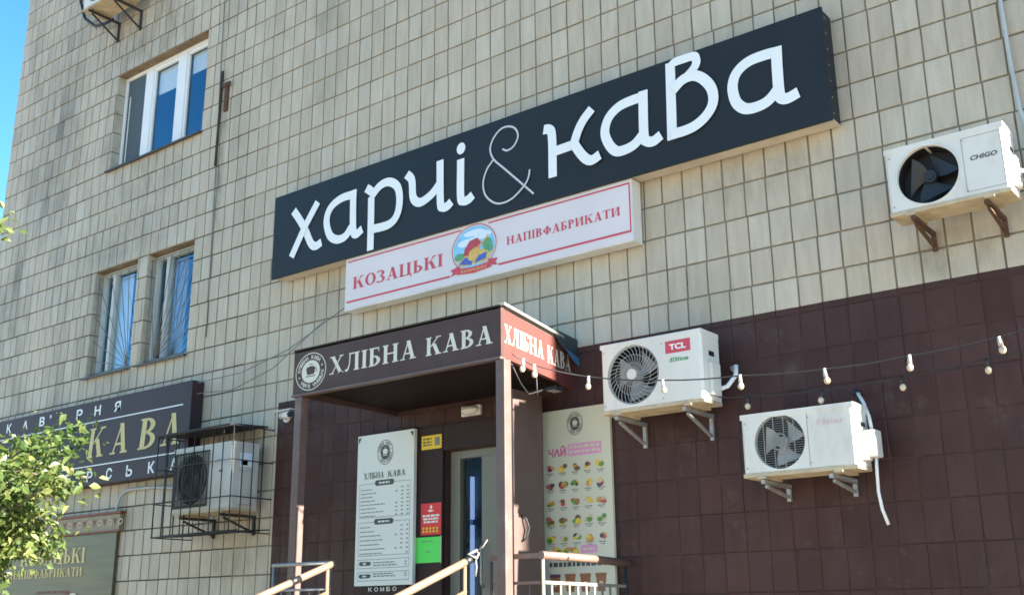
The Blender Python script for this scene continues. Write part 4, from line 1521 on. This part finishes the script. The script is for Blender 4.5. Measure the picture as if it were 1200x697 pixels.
mb.cbox(FL - 0.005, FR + 0.002, FY - 0.008, FY + 0.05, FZ1 + 0.001, FZ1 + 0.012, 'panel_brown', 0.003)
mb.build('edge_trim', cn)
# right side fascia: quad prism from the front corner to the wall
a, b = Vector((FR, FY + 0.0, 0)), Vector((WRX, -0.003, 0))
ud = (b - a).normalized()
nn = Vector((-ud.y, ud.x, 0))
if nn.x < 0:
    nn = -nn
mb = MB()
q = [a, b, b - nn * 0.04, a - nn * 0.04 + ud * 0.045]
zl = [FZ0, FZ0 - 0.02]
vs = [(p.x, p.y, 3.43 if i in (0, 3) else 3.41) for i, p in enumerate(q)] + [(p.x, p.y, 3.808 if i in (0, 3) else 3.765) for i, p in enumerate(q)]
mb.raw(vs, [(0, 1, 5, 4), (1, 2, 6, 5), (2, 3, 7, 6), (3, 0, 4, 7), (4, 5, 6, 7), (3, 2, 1, 0)], 'canopy_red')
fas2 = mb.build('side_fascia', cn, label='red side panel of the canopy')
P = Plane(a + nn * 0.0, ud, nn)
Ls = (b - a).length
serif_letters(fas2, P, 'ХЛІБНА', 0.05, 0.70, 3.545, 3.685, 0.003, 'cream_letter')
serif_letters(fas2, P, 'КАВА', 0.77, 1.20, 3.535, 3.675, 0.003, 'cream_letter')
mb = MB()
mb.beam((FR + 0.005, FY, 3.826), (WRX + 0.01, -0.01, 3.785), 0.05, 0.022, 'roof_metal')
mb.build('roof_edge', cn)
mb = MB()      # tarpaulin corner tucked over the roof near the wall
mb.raw([(-5.0 + 0.02, -0.42, 3.835), (-5.03 + 0.02, -0.02, 3.81), (-5.02, -0.02, 3.62), (-4.99, -0.30, 3.71), (-5.4, -0.42, 3.86), (-5.4, -0.02, 3.85)],
       [(0, 3, 2, 1), (0, 1, 5, 4)], 'roof_tarp')
mb.raw([(-4.985, -0.24, 3.70), (-4.99, -0.03, 3.65), (-4.995, -0.03, 3.58), (-4.985, -0.15, 3.62)], [(0, 1, 2, 3)], 'tarp_blue')
mb.build('tarpaulin', cn)
mb = MB()
rv = [(FL, FY, 3.815), (FR, FY, 3.815), (WRX, -0.003, 3.775), (FL, -0.003, 3.775)]
mb.raw(rv + [(x, y, z - 0.02) for x, y, z in rv], [(0, 1, 2, 3), (7, 6, 5, 4), (0, 4, 5, 1), (1, 5, 6, 2), (2, 6, 7, 3), (3, 7, 4, 0)], 'roof_metal')
mb.build('roof', cn)
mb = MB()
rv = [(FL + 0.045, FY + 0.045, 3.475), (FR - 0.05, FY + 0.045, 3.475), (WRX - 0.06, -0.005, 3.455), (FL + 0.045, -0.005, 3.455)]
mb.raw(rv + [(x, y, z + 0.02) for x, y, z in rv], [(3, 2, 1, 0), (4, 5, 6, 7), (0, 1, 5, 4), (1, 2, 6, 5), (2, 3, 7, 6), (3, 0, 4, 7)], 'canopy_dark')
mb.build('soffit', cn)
mb = MB()
mb.box(FL, FL + 0.04, FY + 0.042, -0.003, 3.42, 3.79, 'canopy_brown')
mb.build('left_fascia', cn)
for px in (-7.045, -4.865):
    mb = MB()
    mb.cbox(px - 0.037, px + 0.043, FY + 0.0, FY + 0.08, 0.952, FZ0 - 0.02, 'post_brown', 0.006)
    mb.build('post', cn)

# ------------------------------------------------------------------ door, side panels
dr = thing('entrance_door', 'white framed glass entrance door under the canopy', 'door', (-5.95, 0.1, 0.95))
x0, x1, z0, z1 = -6.47, -5.42, 0.952, 3.03
mb = MB()
mb.box(x0 + 0.002, x0 + 0.11, 0.06, 0.14, z0, z1 - 0.002, 'door_white')
mb.box(x1 - 0.08, x1 - 0.002, 0.06, 0.14, z0, z1 - 0.002, 'door_white')
mb.box(x0 + 0.112, x1 - 0.082, 0.06, 0.14, z1 - 0.07, z1 - 0.002, 'door_white')
mb.box(-6.11, -5.90, 0.058, 0.13, z0, z1 - 0.072, 'door_white')
mb.box(x0 + 0.112, -6.112, 0.062, 0.13, z0, z0 + 0.25, 'door_white')
mb.box(-5.898, x1 - 0.082, 0.062, 0.13, z0, z0 + 0.25, 'door_white')
mb.build('door_frame', dr)
for a, b in ((x0 + 0.112, -6.112), (-5.898, x1 - 0.082)):
    mb = MB()
    mb.box(a, b, 0.10, 0.108, z0 + 0.25, z1 - 0.072, 'door_glass')
    mb.build('pane', dr)
mb = MB()
mb.tube([(-6.07, 0.03, 1.85), (-6.07, 0.0, 1.88), (-6.07, 0.0, 2.18), (-6.07, 0.03, 2.21)], 0.012, 'steel', 8)
mb.build('handle', dr)
fr = thing('drinks_fridge', 'fridge with a blue white light strip seen through the glass door', 'fridge', (-6.3, 0.7, 0.95))
mb = MB()
mb.cbox(-7.2, -6.36, 0.34, 1.0, 0.95, 2.90, 'case_blue', 0.02)
mb.build('cabinet', fr)
mb = MB()
mb.box(-6.445, -6.425, 0.30, 0.338, 1.3, 2.40, 'led')
mb.box(-6.445, -6.425, 0.30, 0.338, 2.45, 2.83, 'led')
mb.box(-6.53, -6.446, 0.325, 0.338, 1.3, 2.83, 'led_blue')
mb.build('light_strip', fr)
mb = MB()
mb.box(XL + 0.32, XR - 0.32, 2.4, 2.5, 0.0, 4.0, 'dark_room')
mb.box(-9.0, -4.0, 0.36, 2.39, 0.90, 0.949, 'dark_room')
mb.build('inner_wall', bld)

dl = thing('open_door_leaf', 'brown metal door leaf standing open beside the tea poster', 'door', (-5.32, -0.3, 0.95))
mb = MB()
mb.cbox(-5.335, -5.30, -0.535, -0.14, 0.96, 3.36, 'door_brown', 0.004)
mb.build('leaf', dl)
mb = MB()
mb.tube([(-5.301, -0.44, 2.36), (-5.265, -0.425, 2.34), (-5.255, -0.40, 2.27), (-5.265, -0.425, 2.19), (-5.301, -0.44, 2.17)], 0.009, 'bar_dark', 8)
mb.build('handle', dl)
mb = MB()
mb.cbox(-5.44, -5.392, -0.138, -0.004, 0.96, 3.36, 'panel_brown', 0.004)
mb.cbox(-5.392, -5.30, -0.150, -0.139, 0.96, 3.36, 'panel_brown', 0.003)
mb.build('jamb', dl)

mb = MB()
mb.cbox(-6.80, -6.475, -0.045, -0.003, 0.952, 3.26, 'panel_brown', 0.004)
mb.cbox(-6.474, -5.44, -0.040, -0.003, 3.035, 3.26, 'panel_brown', 0.004)
tag(mb.build('door_surround'), 'dark brown panel beside the glass door holding small notices', 'panel')

lm = thing('wall_lamp', 'white oval bulkhead lamp above the entrance door', 'lamp', (-6.16, -0.05, 3.32))
mb = MB()
mb.cbox(-6.27, -6.05, -0.035, -0.003, 3.31, 3.40, 'lamp_white', 0.008)
mb.build('base', lm)
mb = MB()
v, f = [], []
for i in range(7):
    th = math.pi / 2 * i / 6
    for k in range(20):
        ph = 2 * math.pi * k / 20
        v.append((-6.16 + 0.10 * math.cos(th) * math.cos(ph), -0.036 - 0.06 * math.sin(th), 3.355 + 0.042 * math.cos(th) * math.sin(ph)))
for i in range(6):
    for k in range(20):
        f.append((i * 20 + k, i * 20 + (k + 1) % 20, (i + 1) * 20 + (k + 1) % 20, (i + 1) * 20 + k))
mb.raw(v, f, 'lamp_white', True)
mb.build('diffuser', lm)

# ------------------------------------------------------------------ notices and posters
rg = random.Random(5)
mn = thing('menu_board', 'tall white coffee menu board left of the door', 'menu board', (-7.13, -0.08, 1.88))
mb = MB()
mb.cbox(-7.49, -6.77, -0.10, -0.06, 1.888, 3.255, 'menu_white', 0.004)
mb.build('board', mn)
mb = MB()
mb.cbox(-7.45, -6.81, -0.058, -0.003, 1.95, 3.28, 'panel_brown', 0.003)
mb.build('mount', mn)
P = front(-0.10)
mb = MB()
round_logo(mb, P, -7.13, 3.075, 0.10, 0.115, 0.002, 'ink', 'menu_white')
mb.build('round_logo', mn)
mb = MB()
serif_text(mb, P, 'ХЛІБНА', -7.40, -7.14, 2.845, 2.90, 0.002, 'ink')
serif_text(mb, P, 'КАВА', -7.09, -6.87, 2.845, 2.90, 0.002, 'ink')
for cu_, cv_ in ((-7.46, 3.22), (-6.80, 3.22)):
    poly(mb, P, [(cu_ - 0.02, cv_ + 0.015), (cu_ + 0.02, cv_ + 0.015), (cu_ + (0.02 if cu_ > -7 else -0.02), cv_ - 0.04)], 0.002, 'ink')
for (v0, v1) in ((2.49, 2.80), (2.15, 2.45), (2.04, 2.12), (1.93, 2.01)):   # framed blocks
    for (a, b, c, d) in ((-7.45, -6.81, v0, v0 + 0.004), (-7.45, -6.81, v1 - 0.004, v1), (-7.45, -7.447, v0 + 0.004, v1 - 0.004), (-6.813, -6.81, v0 + 0.004, v1 - 0.004)):
        rect(mb, P, a, b, c, d, 0.002, 'ink_soft')
for (a, b, v0, v1) in ((-7.25, -7.01, 2.775, 2.825), (-7.25, -7.01, 2.425, 2.475), (-7.43, -7.28, 2.065, 2.10), (-7.43, -7.28, 1.955, 1.99)):   # dark header pills
    rect(mb, P, a + 0.02, b - 0.02, v0, v1, 0.003, 'ink')
    ell(mb, P, a + 0.02, (v0 + v1) / 2, 0.02, (v1 - v0) / 2, 0.0034, 'ink', 12)
    ell(mb, P, b - 0.02, (v0 + v1) / 2, 0.02, (v1 - v0) / 2, 0.0034, 'ink', 12)
    print_line(mb, P, a + 0.05, b - 0.05, (v0 + v1) / 2 - 0.008, 0.016, 0.004, 'menu_white', rg, (0.02, 0.04), 0.008)
for v0, v1, n in ((2.50, 2.74, 8), (2.165, 2.40, 7)):
    for k in range(n):
        v = v1 - (v1 - v0) * k / (n - 1)
        print_line(mb, P, -7.43, -7.43 + rg.uniform(0.12, 0.32), v, 0.009, 0.002, 'ink_soft', rg, (0.012, 0.04), 0.008)
        for j in range(rg.choice([1, 2, 3, 3])):
            u = -6.85 - 0.07 * j
            rect(mb, P, u, u + 0.026, v, v + 0.010, 0.002, 'ink_soft')
for v in (2.083, 2.06, 1.985, 1.965):
    print_line(mb, P, -7.25, -7.25 + rg.uniform(0.15, 0.3), v, 0.010, 0.002, 'ink_soft', rg, (0.015, 0.05), 0.008)
    rect(mb, P, -6.86, -6.84, v, v + 0.012, 0.002, 'ink_soft')
mb.build('menu_print', mn, kind='stuff')

kb = MB()
kb.cbox(-7.40, -6.84, -0.10, -0.06, 1.62, 1.882, 'panel_brown', 0.004)
kb2 = thing('combo_board', 'dark board with small cream letters below the white menu', 'menu board', (-7.12, -0.08, 1.62))
kb.build('board', kb2)
mb = MB()
P = front(-0.10)
for ch, u in zip('КОМБО', (-7.28, -7.205, -7.13, -7.055, -6.98)):
    sans_text(mb, P, ch, u - 0.024, u + 0.024, 1.838, 1.875, 0.002, 'cream_letter', 0, 0.02)
mb.build('lettering', kb2)

P = front(-0.05)


def notice(name, label, x0, x1, z0, z1, mat):
    t = thing(name, label, 'notice', ((x0 + x1) / 2, -0.05, z0))
    mb = MB()
    mb.box(x0, x1, -0.050, -0.0465, z0, z1, mat)
    mb.build('sheet', t)
    return t


t = notice('yellow_notice', 'small yellow notice high beside the glass door', -6.725, -6.485, 3.058, 3.182, 'yellow')
mb = MB()
for v in (3.145, 3.115, 3.09):
    print_line(mb, P, -6.705, -6.60, v, 0.014, 0.002, 'ink', rg, (0.02, 0.05), 0.01)
rect(mb, P, -6.565, -6.505, 3.085, 3.16, 0.002, 'ink_soft')
mb.build('print', t, kind='stuff')
t = notice('red_notice', 'red notice with white print beside the glass door', -6.722, -6.482, 2.305, 2.58, 'note_red')
mb = MB()
ell(mb, P, -6.60, 2.545, 0.014, 0.016, 0.002, 'paper', 10)
for v, a in ((2.505, 0.03), (2.462, 0.10), (2.435, 0.09), (2.408, 0.085)):
    print_line(mb, P, -6.602 - a, -6.602 + a, v, 0.017, 0.002, 'paper', rg, (0.02, 0.06), 0.008)
for k in range(5):
    for v in (2.325, 2.352):
        rect(mb, P, -6.70 + 0.04 * k, -6.677 + 0.04 * k, v, v + 0.019, 0.002, 'yellow')
mb.build('print', t, kind='stuff')
t = notice('green_notice', 'bright green paper note below the red notice', -6.775, -6.485, 2.068, 2.287, 'note_green')
mb = MB()
print_line(mb, P, -6.70, -6.58, 2.245, 0.010, 0.002, 'emb_green', rg, (0.02, 0.05), 0.008)
print_line(mb, P, -6.66, -6.60, 2.155, 0.012, 0.002, 'emb_green', rg, (0.02, 0.03), 0.008)
mb.build('print', t, kind='stuff')
t_r = MB()
for (a, b, c, d) in ((-6.79, -6.776, 2.06, 2.295), (-6.484, -6.478, 2.06, 2.295)):
    t_r.box(a, b, -0.053, -0.0465, c, d, 'ac_cream')
t_r.build('plastic_sleeve', t)

ps = thing('tea_poster', 'cream poster with rows of fruit pictures on the brown wall beside the porch', 'poster', (-5.05, -0.03, 1.6))
mb = MB()
mb.cbox(-5.385, -4.712, -0.035, -0.005, 1.60, 3.243, 'poster_cream', 0.003)
mb.build('sheet', ps)
P = front(-0.035)
mb = MB()
round_logo(mb, P, -5.05, 3.115, 0.078, 0.095, 0.002, 'ink', 'poster_cream')
mb.build('round_logo', ps)
mb = MB()
sans_text(mb, P, 'ЧАЙ', -5.32, -5.145, 2.86, 2.945, 0.002, 'magenta', 0, 0.03)
rect(mb, P, -5.125, -4.80, 2.855, 2.95, 0.002, 'pinkish')
for v in (2.915, 2.875):
    print_line(mb, P, -5.11, -4.815, v, 0.018, 0.003, 'poster_cream', rg, (0.03, 0.06), 0.012)
print_line(mb, P, -5.33, -4.78, 1.985, 0.034, 0.002, 'ink', rg, (0.025, 0.045), 0.012)
rect(mb, P, -5.02, -4.87, 2.085, 2.145, 0.002, 'pinkish')
print_line(mb, P, -5.0, -4.89, 2.107, 0.015, 0.003, 'poster_cream', rg, (0.03, 0.04), 0.01)
mb.build('heading', ps, kind='stuff')
fr_ = ['fruit_red', 'fruit_green', 'fruit_brown', 'fruit_yellow', 'fruit_orange', 'fruit_purple', 'fruit_pale']
for r in range(5):
    for c in range(5):
        u, v = -5.305 + 0.123 * c, 2.765 - 0.14 * r
        mb = MB()
        for k in range(4):
            a = rg.uniform(0.019, 0.031)
            ell(mb, P, u + rg.uniform(-0.027, 0.027), v + rg.uniform(-0.015, 0.017), a, a * rg.uniform(0.6, 0.95), 0.002 + 0.0004 * k, rg.choice(fr_), 10)
        mb.build('fruit_picture', ps)
mb = MB()
for r in range(5):
    for c in range(5):
        u, v = -5.305 + 0.123 * c, 2.765 - 0.14 * r
        print_line(mb, P, u - 0.035, u + 0.035, v - 0.045, 0.009, 0.002, 'ink_soft', rg, (0.012, 0.03), 0.006)
        print_line(mb, P, u - 0.02, u + 0.02, v - 0.060, 0.007, 0.002, 'ink_soft', rg, (0.012, 0.03), 0.006)
mb.build('captions', ps, kind='stuff')
for u in (-5.255, -5.165, -5.085):
    mb = MB()
    for k in range(3):
        ell(mb, P, u + 0.02 * (k - 1), 2.11 + rg.uniform(-0.012, 0.012), 0.026, 0.018, 0.002 + 0.0004 * k, ['fruit_yellow', 'fruit_green', 'fruit_orange'][(k + int(u * 50)) % 3], 10)
    mb.build('fruit_picture', ps)
for c in range(4):
    u = -5.275 + 0.145 * c
    mb = MB()
    poly(mb, P, [(u - 0.035, 1.79), (u + 0.035, 1.79), (u + 0.048, 1.91), (u - 0.048, 1.91)], 0.002, 'cup_brown')
    rect(mb, P, u - 0.052, u + 0.052, 1.905, 1.928, 0.0026, 'fruit_purple' if c < 1 else 'cup_brown')
    ell(mb, P, u, 1.85, 0.02, 0.02, 0.0030, 'fruit_pale', 12)
    mb.build('cup_picture', ps)

# ------------------------------------------------------------------ railings
RZ = 2.02


def rail(label, name='handrail'):
    return thing(name, label, 'railing')


rl = rail('thin metal guard rail at the left end of the porch platform', 'guard_rail')
mb = MB()
mb.tube([(-7.25, -1.26, 2.03), (-6.56, -1.26, 2.03)], 0.015, 'steel', 8)
mb.build('top_rail', rl)
mb = MB()
mb.tube([(-7.25, -1.26, 1.83), (-6.56, -1.26, 1.83)], 0.010, 'steel', 8)
mb.build('lower_rail', rl)
for x in (-7.24, -6.57):
    mb = MB()
    mb.tube([(x, -1.26, 0.952), (x, -1.26, 2.02)], 0.010, 'steel', 8)
    mb.build('upright', rl)
for k in range(1, 6):
    mb = MB()
    x = -7.24 + 0.67 * k / 6
    mb.tube([(x, -1.26, 0.96), (x, -1.26, 1.825)], 0.006, 'steel', 6)
    mb.build('baluster', rl)

SLOPE = 0.36


def stair_rail(label, x, y0, z0, band):
    t = rail(label, 'stair_handrail')
    L = 1.75
    def at(s):
        return (x, y0 - s, z0 - SLOPE * s)
    mb = MB()
    mb.tube([at(-0.02), at(0.0), at(L)], [0.022, 0.027, 0.027], 'rail_cream', 12)
    mb.build('top_rail', t)
    mb = MB()
    mb.tube([at(band), at(band + 0.09)], 0.0285, 'tape_black', 12)
    mb.build('tape_band', t)
    mb = MB()
    a, b = Vector(at(0.05)), Vector(at(L))
    mb.tube([a - Vector((0, 0, 0.2)), b - Vector((0, 0, 0.2))], 0.014, 'rail_cream', 8)
    mb.build('lower_rail', t)
    for s in (0.06, 0.9, 1.7):
        p = at(s)
        mb = MB()
        k = max(0, math.ceil((s + (-1.322 - y0) * -1) / 0.36)) if s > 0.1 else 0
        base = max(0.02, 0.95 - 0.158 * (int((s - (-1.322 - y0)) / 0.36) + 1)) if (y0 - s) < -1.325 else 0.952
        mb.tube([(p[0], p[1], base), (p[0], p[1], p[2] - 0.01)], 0.014, 'rail_cream', 8)
        mb.build('upright', t)
    return t


stair_rail('cream tube handrail with black tape left of the porch steps', -6.52, -1.27, 2.02, 0.34)
sr = stair_rail('cream tube handrail right of the porch steps with a knotted cord', -5.10, -1.30, 1.995, -0.03)
mb = MB()
mb.tube([(-5.10, -1.27, 2.05), (-5.06, -1.25, 2.04), (-5.05, -1.29, 2.00), (-5.10, -1.32, 2.03), (-5.06, -1.27, 2.06)], 0.010, 'rail_white', 6)
mb.tube([(-5.07, -1.27, 2.05), (-5.02, -1.26, 2.08), (-4.98, -1.25, 2.13)], 0.006, 'rail_white', 6)
mb.tube([(-5.07, -1.28, 2.02), (-5.06, -1.28, 1.94), (-5.07, -1.28, 1.88)], 0.007, 'rail_white', 6)
mb.build('cord', sr)

rr = rail('brown guard rail with white infill bars at the right end of the platform', 'guard_rail')
RX, RY = -4.585, -1.14
mb = MB()
mb.beam((-5.04, RY, 2.01), (RX, RY, 2.01), 0.035, 0.035, 'rail_brown')
mb.build('front_rail', rr)
mb = MB()
mb.tube([(RX, RY - 0.02, 2.01), (RX - 0.004, -0.5, 2.005), (RX - 0.015, -0.02, 1.99)], 0.029, 'rail_brown', 12)
mb.build('side_rail', rr)
for p, m in (((RX, RY), 'rail_white'), ((-5.04, RY), 'rail_brown'), ((RX - 0.012, -0.07), 'bar_dark')):
    mb = MB()
    mb.tube([(p[0], p[1], 0.952), (p[0], p[1], 1.985)], 0.013, m, 8)
    mb.build('upright', rr)
for z, m in ((1.83, 'rail_white'), (1.10, 'rail_white')):
    mb = MB()
    mb.beam((RX, RY + 0.015, z), (RX - 0.01, -0.085, z - 0.01), 0.022, 0.022, m)
    mb.build('lower_rail', rr)
mb = MB()
mb.beam((-5.02, RY, 1.83), (RX - 0.015, RY, 1.83), 0.02, 0.02, 'rail_brown')
mb.build('lower_rail', rr)
for k in range(1, 10):
    y = RY + 1.05 * k / 10
    mb = MB()
    mb.tube([(RX - 0.004, y, 1.112), (RX - 0.004, y, 1.815)], 0.008, 'rail_white', 6)
    mb.build('baluster', rr)
for k in range(1, 4):
    mb = MB()
    mb.tube([(-5.02 + 0.43 * k / 4, RY, 0.96), (-5.02 + 0.43 * k / 4, RY, 1.815)], 0.007, 'rail_brown', 6)
    mb.build('baluster', rr)

# ------------------------------------------------------------------ camera, floodlight, strings of bulbs
cc = thing('security_camera', 'white bullet security camera left of the canopy', 'camera', (-8.5, -0.12, 3.5))
mb = MB()
mb.tube([(-8.62, -0.003, 3.575), (-8.62, -0.03, 3.575)], 0.045, 'ac_white', 16)
mb.tube([(-8.62, -0.03, 3.575), (-8.60, -0.08, 3.575), (-8.56, -0.11, 3.575)], 0.016, 'ac_white', 8)
mb.build('mount', cc)
mb = MB()
mb.tube([(-8.60, -0.10, 3.585), (-8.36, -0.20, 3.560)], 0.037, 'ac_white', 16)
mb.cbox(-8.60, -8.36, -0.20, -0.10, 3.612, 3.622, 'ac_white', 0.003)
mb.build('body', cc)
mb = MB()
mb.tube([(-8.359, -0.2005, 3.56), (-8.33, -0.2125, 3.557)], 0.032, 'fan_dark', 16)
mb.build('lens', cc)

fl = thing('floodlight', 'small floodlight hanging under the wall end of the canopy', 'lamp', (-5.05, -0.3, 3.34))
mb = MB()
mb.cbox(-5.11, -5.01, -0.36, -0.24, 3.345, 3.375, 'bar_dark', 0.006)
mb.tube([(-5.06, -0.28, 3.375), (-5.06, -0.26, 3.42)], 0.008, 'bar_dark', 6)
mb.build('housing', fl)
mb = MB()
mb.box(-5.10, -5.02, -0.35, -0.25, 3.341, 3.3445, 'steel')
mb.build('glass', fl)


def string_lights(label, cable, bulbs, sock, gr='strings of festoon bulbs'):
    t = thing('string_lights', label, 'string lights', cable[0], gr)
    mb = MB()
    mb.tube(cable, 0.0048, 'cable', 6)
    mb.build('cable', t)
    for (x, y, z) in bulbs:
        ta, tb = rg.uniform(-0.012, 0.012), rg.uniform(-0.012, 0.012)
        mb = MB()
        mb.tube([(x, y, z + 0.005), (x + ta * 0.5, y + tb * 0.5, z - 0.05)], [0.011, 0.0145], sock, 10)
        s = mb.build('bulb_socket', t)
        mb = MB()
        mb.sphere((x + ta, y + tb, z - 0.073), 0.0215, 'bulb_glass', 12, 1.15)
        mb.build('bulb', s)
    return t


def sag(p, k=4):
    out = []
    for (a, b) in zip(p[:-1], p[1:]):
        for i in range(k):
            q = i / k
            out.append((a[0] + (b[0] - a[0]) * q, a[1] + (b[1] - a[1]) * q, a[2] + (b[2] - a[2]) * q - 0.035 * q * (1 - q)))
    return out + [p[-1]]


ub = [(-4.76, -1.10, 3.42), (-4.70, -1.05, 3.375), (-4.39, -0.80, 3.285), (-3.773, -0.80, 3.175), (-3.185, -0.80, 3.125), (-2.604, -0.80, 3.085), (-2.067, -0.80, 3.09), (-1.55, -0.80, 3.12)]
su = string_lights('upper string of bulbs with white sockets strung from the canopy', sag([(-4.80, -1.18, 3.45)] + ub + [(-1.2, -0.8, 3.19), (-0.6, -0.8, 3.27), (0.5, -0.8, 3.5)]), ub, 'socket_white')
lb_ = [(-3.402, -0.25, 3.098), (-2.852, -0.25, 3.07), (-2.309, -0.25, 3.086), (-1.771, -0.25, 3.121)]
string_lights('lower string of bulbs with black sockets close to the brown wall', sag([(-3.63, -0.25, 3.12)] + lb_ + [(-1.45, -0.25, 3.16), (-0.8, -0.25, 3.26), (0.5, -0.25, 3.5)]), lb_, 'cable')
hk = MB()
hk.beam((0.5, -0.82, 3.51), (0.5, -0.002, 3.51), 0.03, 0.03, 'bar_dark')
hk.build('wall_arm', su)
mb = MB()
mb.tube([(-4.86, -1.12, 3.40), (-4.90, -0.95, 3.28), (-4.98, -0.75, 3.24), (-5.02, -0.55, 3.30), (-5.05, -0.35, 3.38)], 0.006, 'cable', 6)
mb.tube([(-5.0, -0.62, 3.42), (-5.01, -0.60, 3.30), (-5.02, -0.58, 3.26)], 0.006, 'cable', 6)
tag(mb.build('loose_cable'), 'loose black cable looped under the right side of the canopy', 'cable')

# ------------------------------------------------------------------ tree at the left
tr = thing('street_tree', 'leafy green tree in the lower left corner in front of the maroon sign', 'tree', (-10.9, -2.9, 0))
mb = MB()
mb.tube([(-10.9, -2.9, -0.02), (-10.88, -2.88, 0.6), (-10.8, -2.85, 1.5), (-10.72, -2.8, 2.4), (-10.75, -2.8, 3.4), (-10.8, -2.8, 4.6), (-10.75, -2.75, 5.8)], [0.15, 0.125, 0.11, 0.095, 0.075, 0.05, 0.02], 'bark', 12)
mb.build('trunk', tr)
tips = []
trg = random.Random(23)
limbs = [  # start on trunk, end
    ((-10.80, -2.85, 1.2), (-8.42, -2.6, 2.70)), ((-10.80, -2.85, 1.0), (-9.40, -2.5, 1.90)), ((-10.78, -2.84, 1.4), (-8.85, -2.6, 2.84)),
    ((-10.78, -2.84, 1.5), (-9.50, -2.55, 2.90)), ((-10.80, -2.85, 0.9), (-9.70, -2.8, 1.50)), ((-10.80, -2.85, 1.1), (-9.32, -2.75, 2.32)),
    ((-10.78, -2.84, 1.4), (-9.5, -2.35, 2.6)), ((-10.80, -2.85, 1.1), (-9.55, -3.1, 2.0)), ((-10.78, -2.84, 1.3), (-8.95, -2.4, 2.45)),
    ((-10.78, -2.8, 4.2), (-10.74, -2.62, 5.95)), ((-10.78, -2.84, 1.9), (-9.35, -2.2, 3.12)),
    ((-10.75, -2.8, 3.4), (-11.9, -3.2, 4.3)), ((-10.72, -2.8, 2.6), (-12.2, -2.6, 3.3)), ((-10.72, -2.8, 2.6), (-11.2, -4.0, 3.4)), ((-10.75, -2.8, 4.5), (-11.3, -2.6, 6.0)),
]
lm_ = MB()
for a, b in limbs:
    a, b = Vector(a), Vector(b)
    pts = [a + (b - a) * q + Vector((0, 0, 0.16 * math.sin(math.pi * q))) for q in (0, 0.2, 0.4, 0.6, 0.8, 1.0)]
    lm_.tube(pts, [0.045, 0.036, 0.028, 0.02, 0.013, 0.006], 'bark', 7)
    for k, p in enumerate(pts[2:]):
        tips.append((p, 0.34 - 0.055 * k))
        for j in range(2):
            q = p + Vector((trg.uniform(-0.35, 0.18), trg.uniform(-0.35, 0.35), trg.uniform(-0.28, 0.16)))
            lm_.tube([p, (p + q) / 2 + Vector((0, 0, 0.03)), q], [0.009, 0.006, 0.003], 'bark', 5)
            tips.append((q, 0.22))
lm_.build('limbs', tr)
lv, lf, tone = [], [], []
N_LEAF = 16500
cl = []
for (c, r) in tips:
    cl.append((c, r, trg.uniform(-0.18, 0.22)))
for i in range(N_LEAF):
    c, r, tb = trg.choice(cl)
    d = Vector((trg.gauss(0, 0.5), trg.gauss(0, 0.5), trg.gauss(0, 0.42)))
    p = c + d * r
    s = trg.choice((0.018, 0.026, 0.034, 0.042, 0.050)) * trg.uniform(0.85, 1.15)
    ax = Vector((trg.uniform(-1, 1), trg.uniform(-1, 1), trg.uniform(-0.9, 0.3))).normalized()
    nr = Vector((trg.uniform(-0.7, 0.9), trg.uniform(-0.9, 0.5), trg.uniform(0.1, 1))).normalized()
    sd = ax.cross(nr)
    if sd.length < 0.1:
        continue
    sd.normalize()
    nr = sd.cross(ax)
    i0 = len(lv)
    lv += [p, p + ax * s * 0.7 + sd * s * 0.62 + nr * s * 0.22, p + ax * s * 1.35 + sd * s * 0.45 + nr * s * 0.14, p + ax * s * 2.0 - nr * s * 0.1,
           p + ax * s * 1.35 - sd * s * 0.45 + nr * s * 0.14, p + ax * s * 0.7 - sd * s * 0.62 + nr * s * 0.22]
    lf += [(i0, i0 + 1, i0 + 2, i0 + 3), (i0, i0 + 3, i0 + 4, i0 + 5)]
    tn_ = min(1, max(0, trg.gauss(0.45, 0.2) + tb))
    if trg.random() < 0.01:
        tn_ = 1.0
    tone += [tn_, tn_]
cr = MB()
cr.v = [tuple(v) for v in lv]
cr.f = lf
cr.m = ['leaf'] * len(lf)
cr.s = [False] * len(lf)
o = cr.build('crown', tr)
at = o.data.attributes.new('tone', 'FLOAT', 'FACE')
at.data.foreach_set('value', tone)
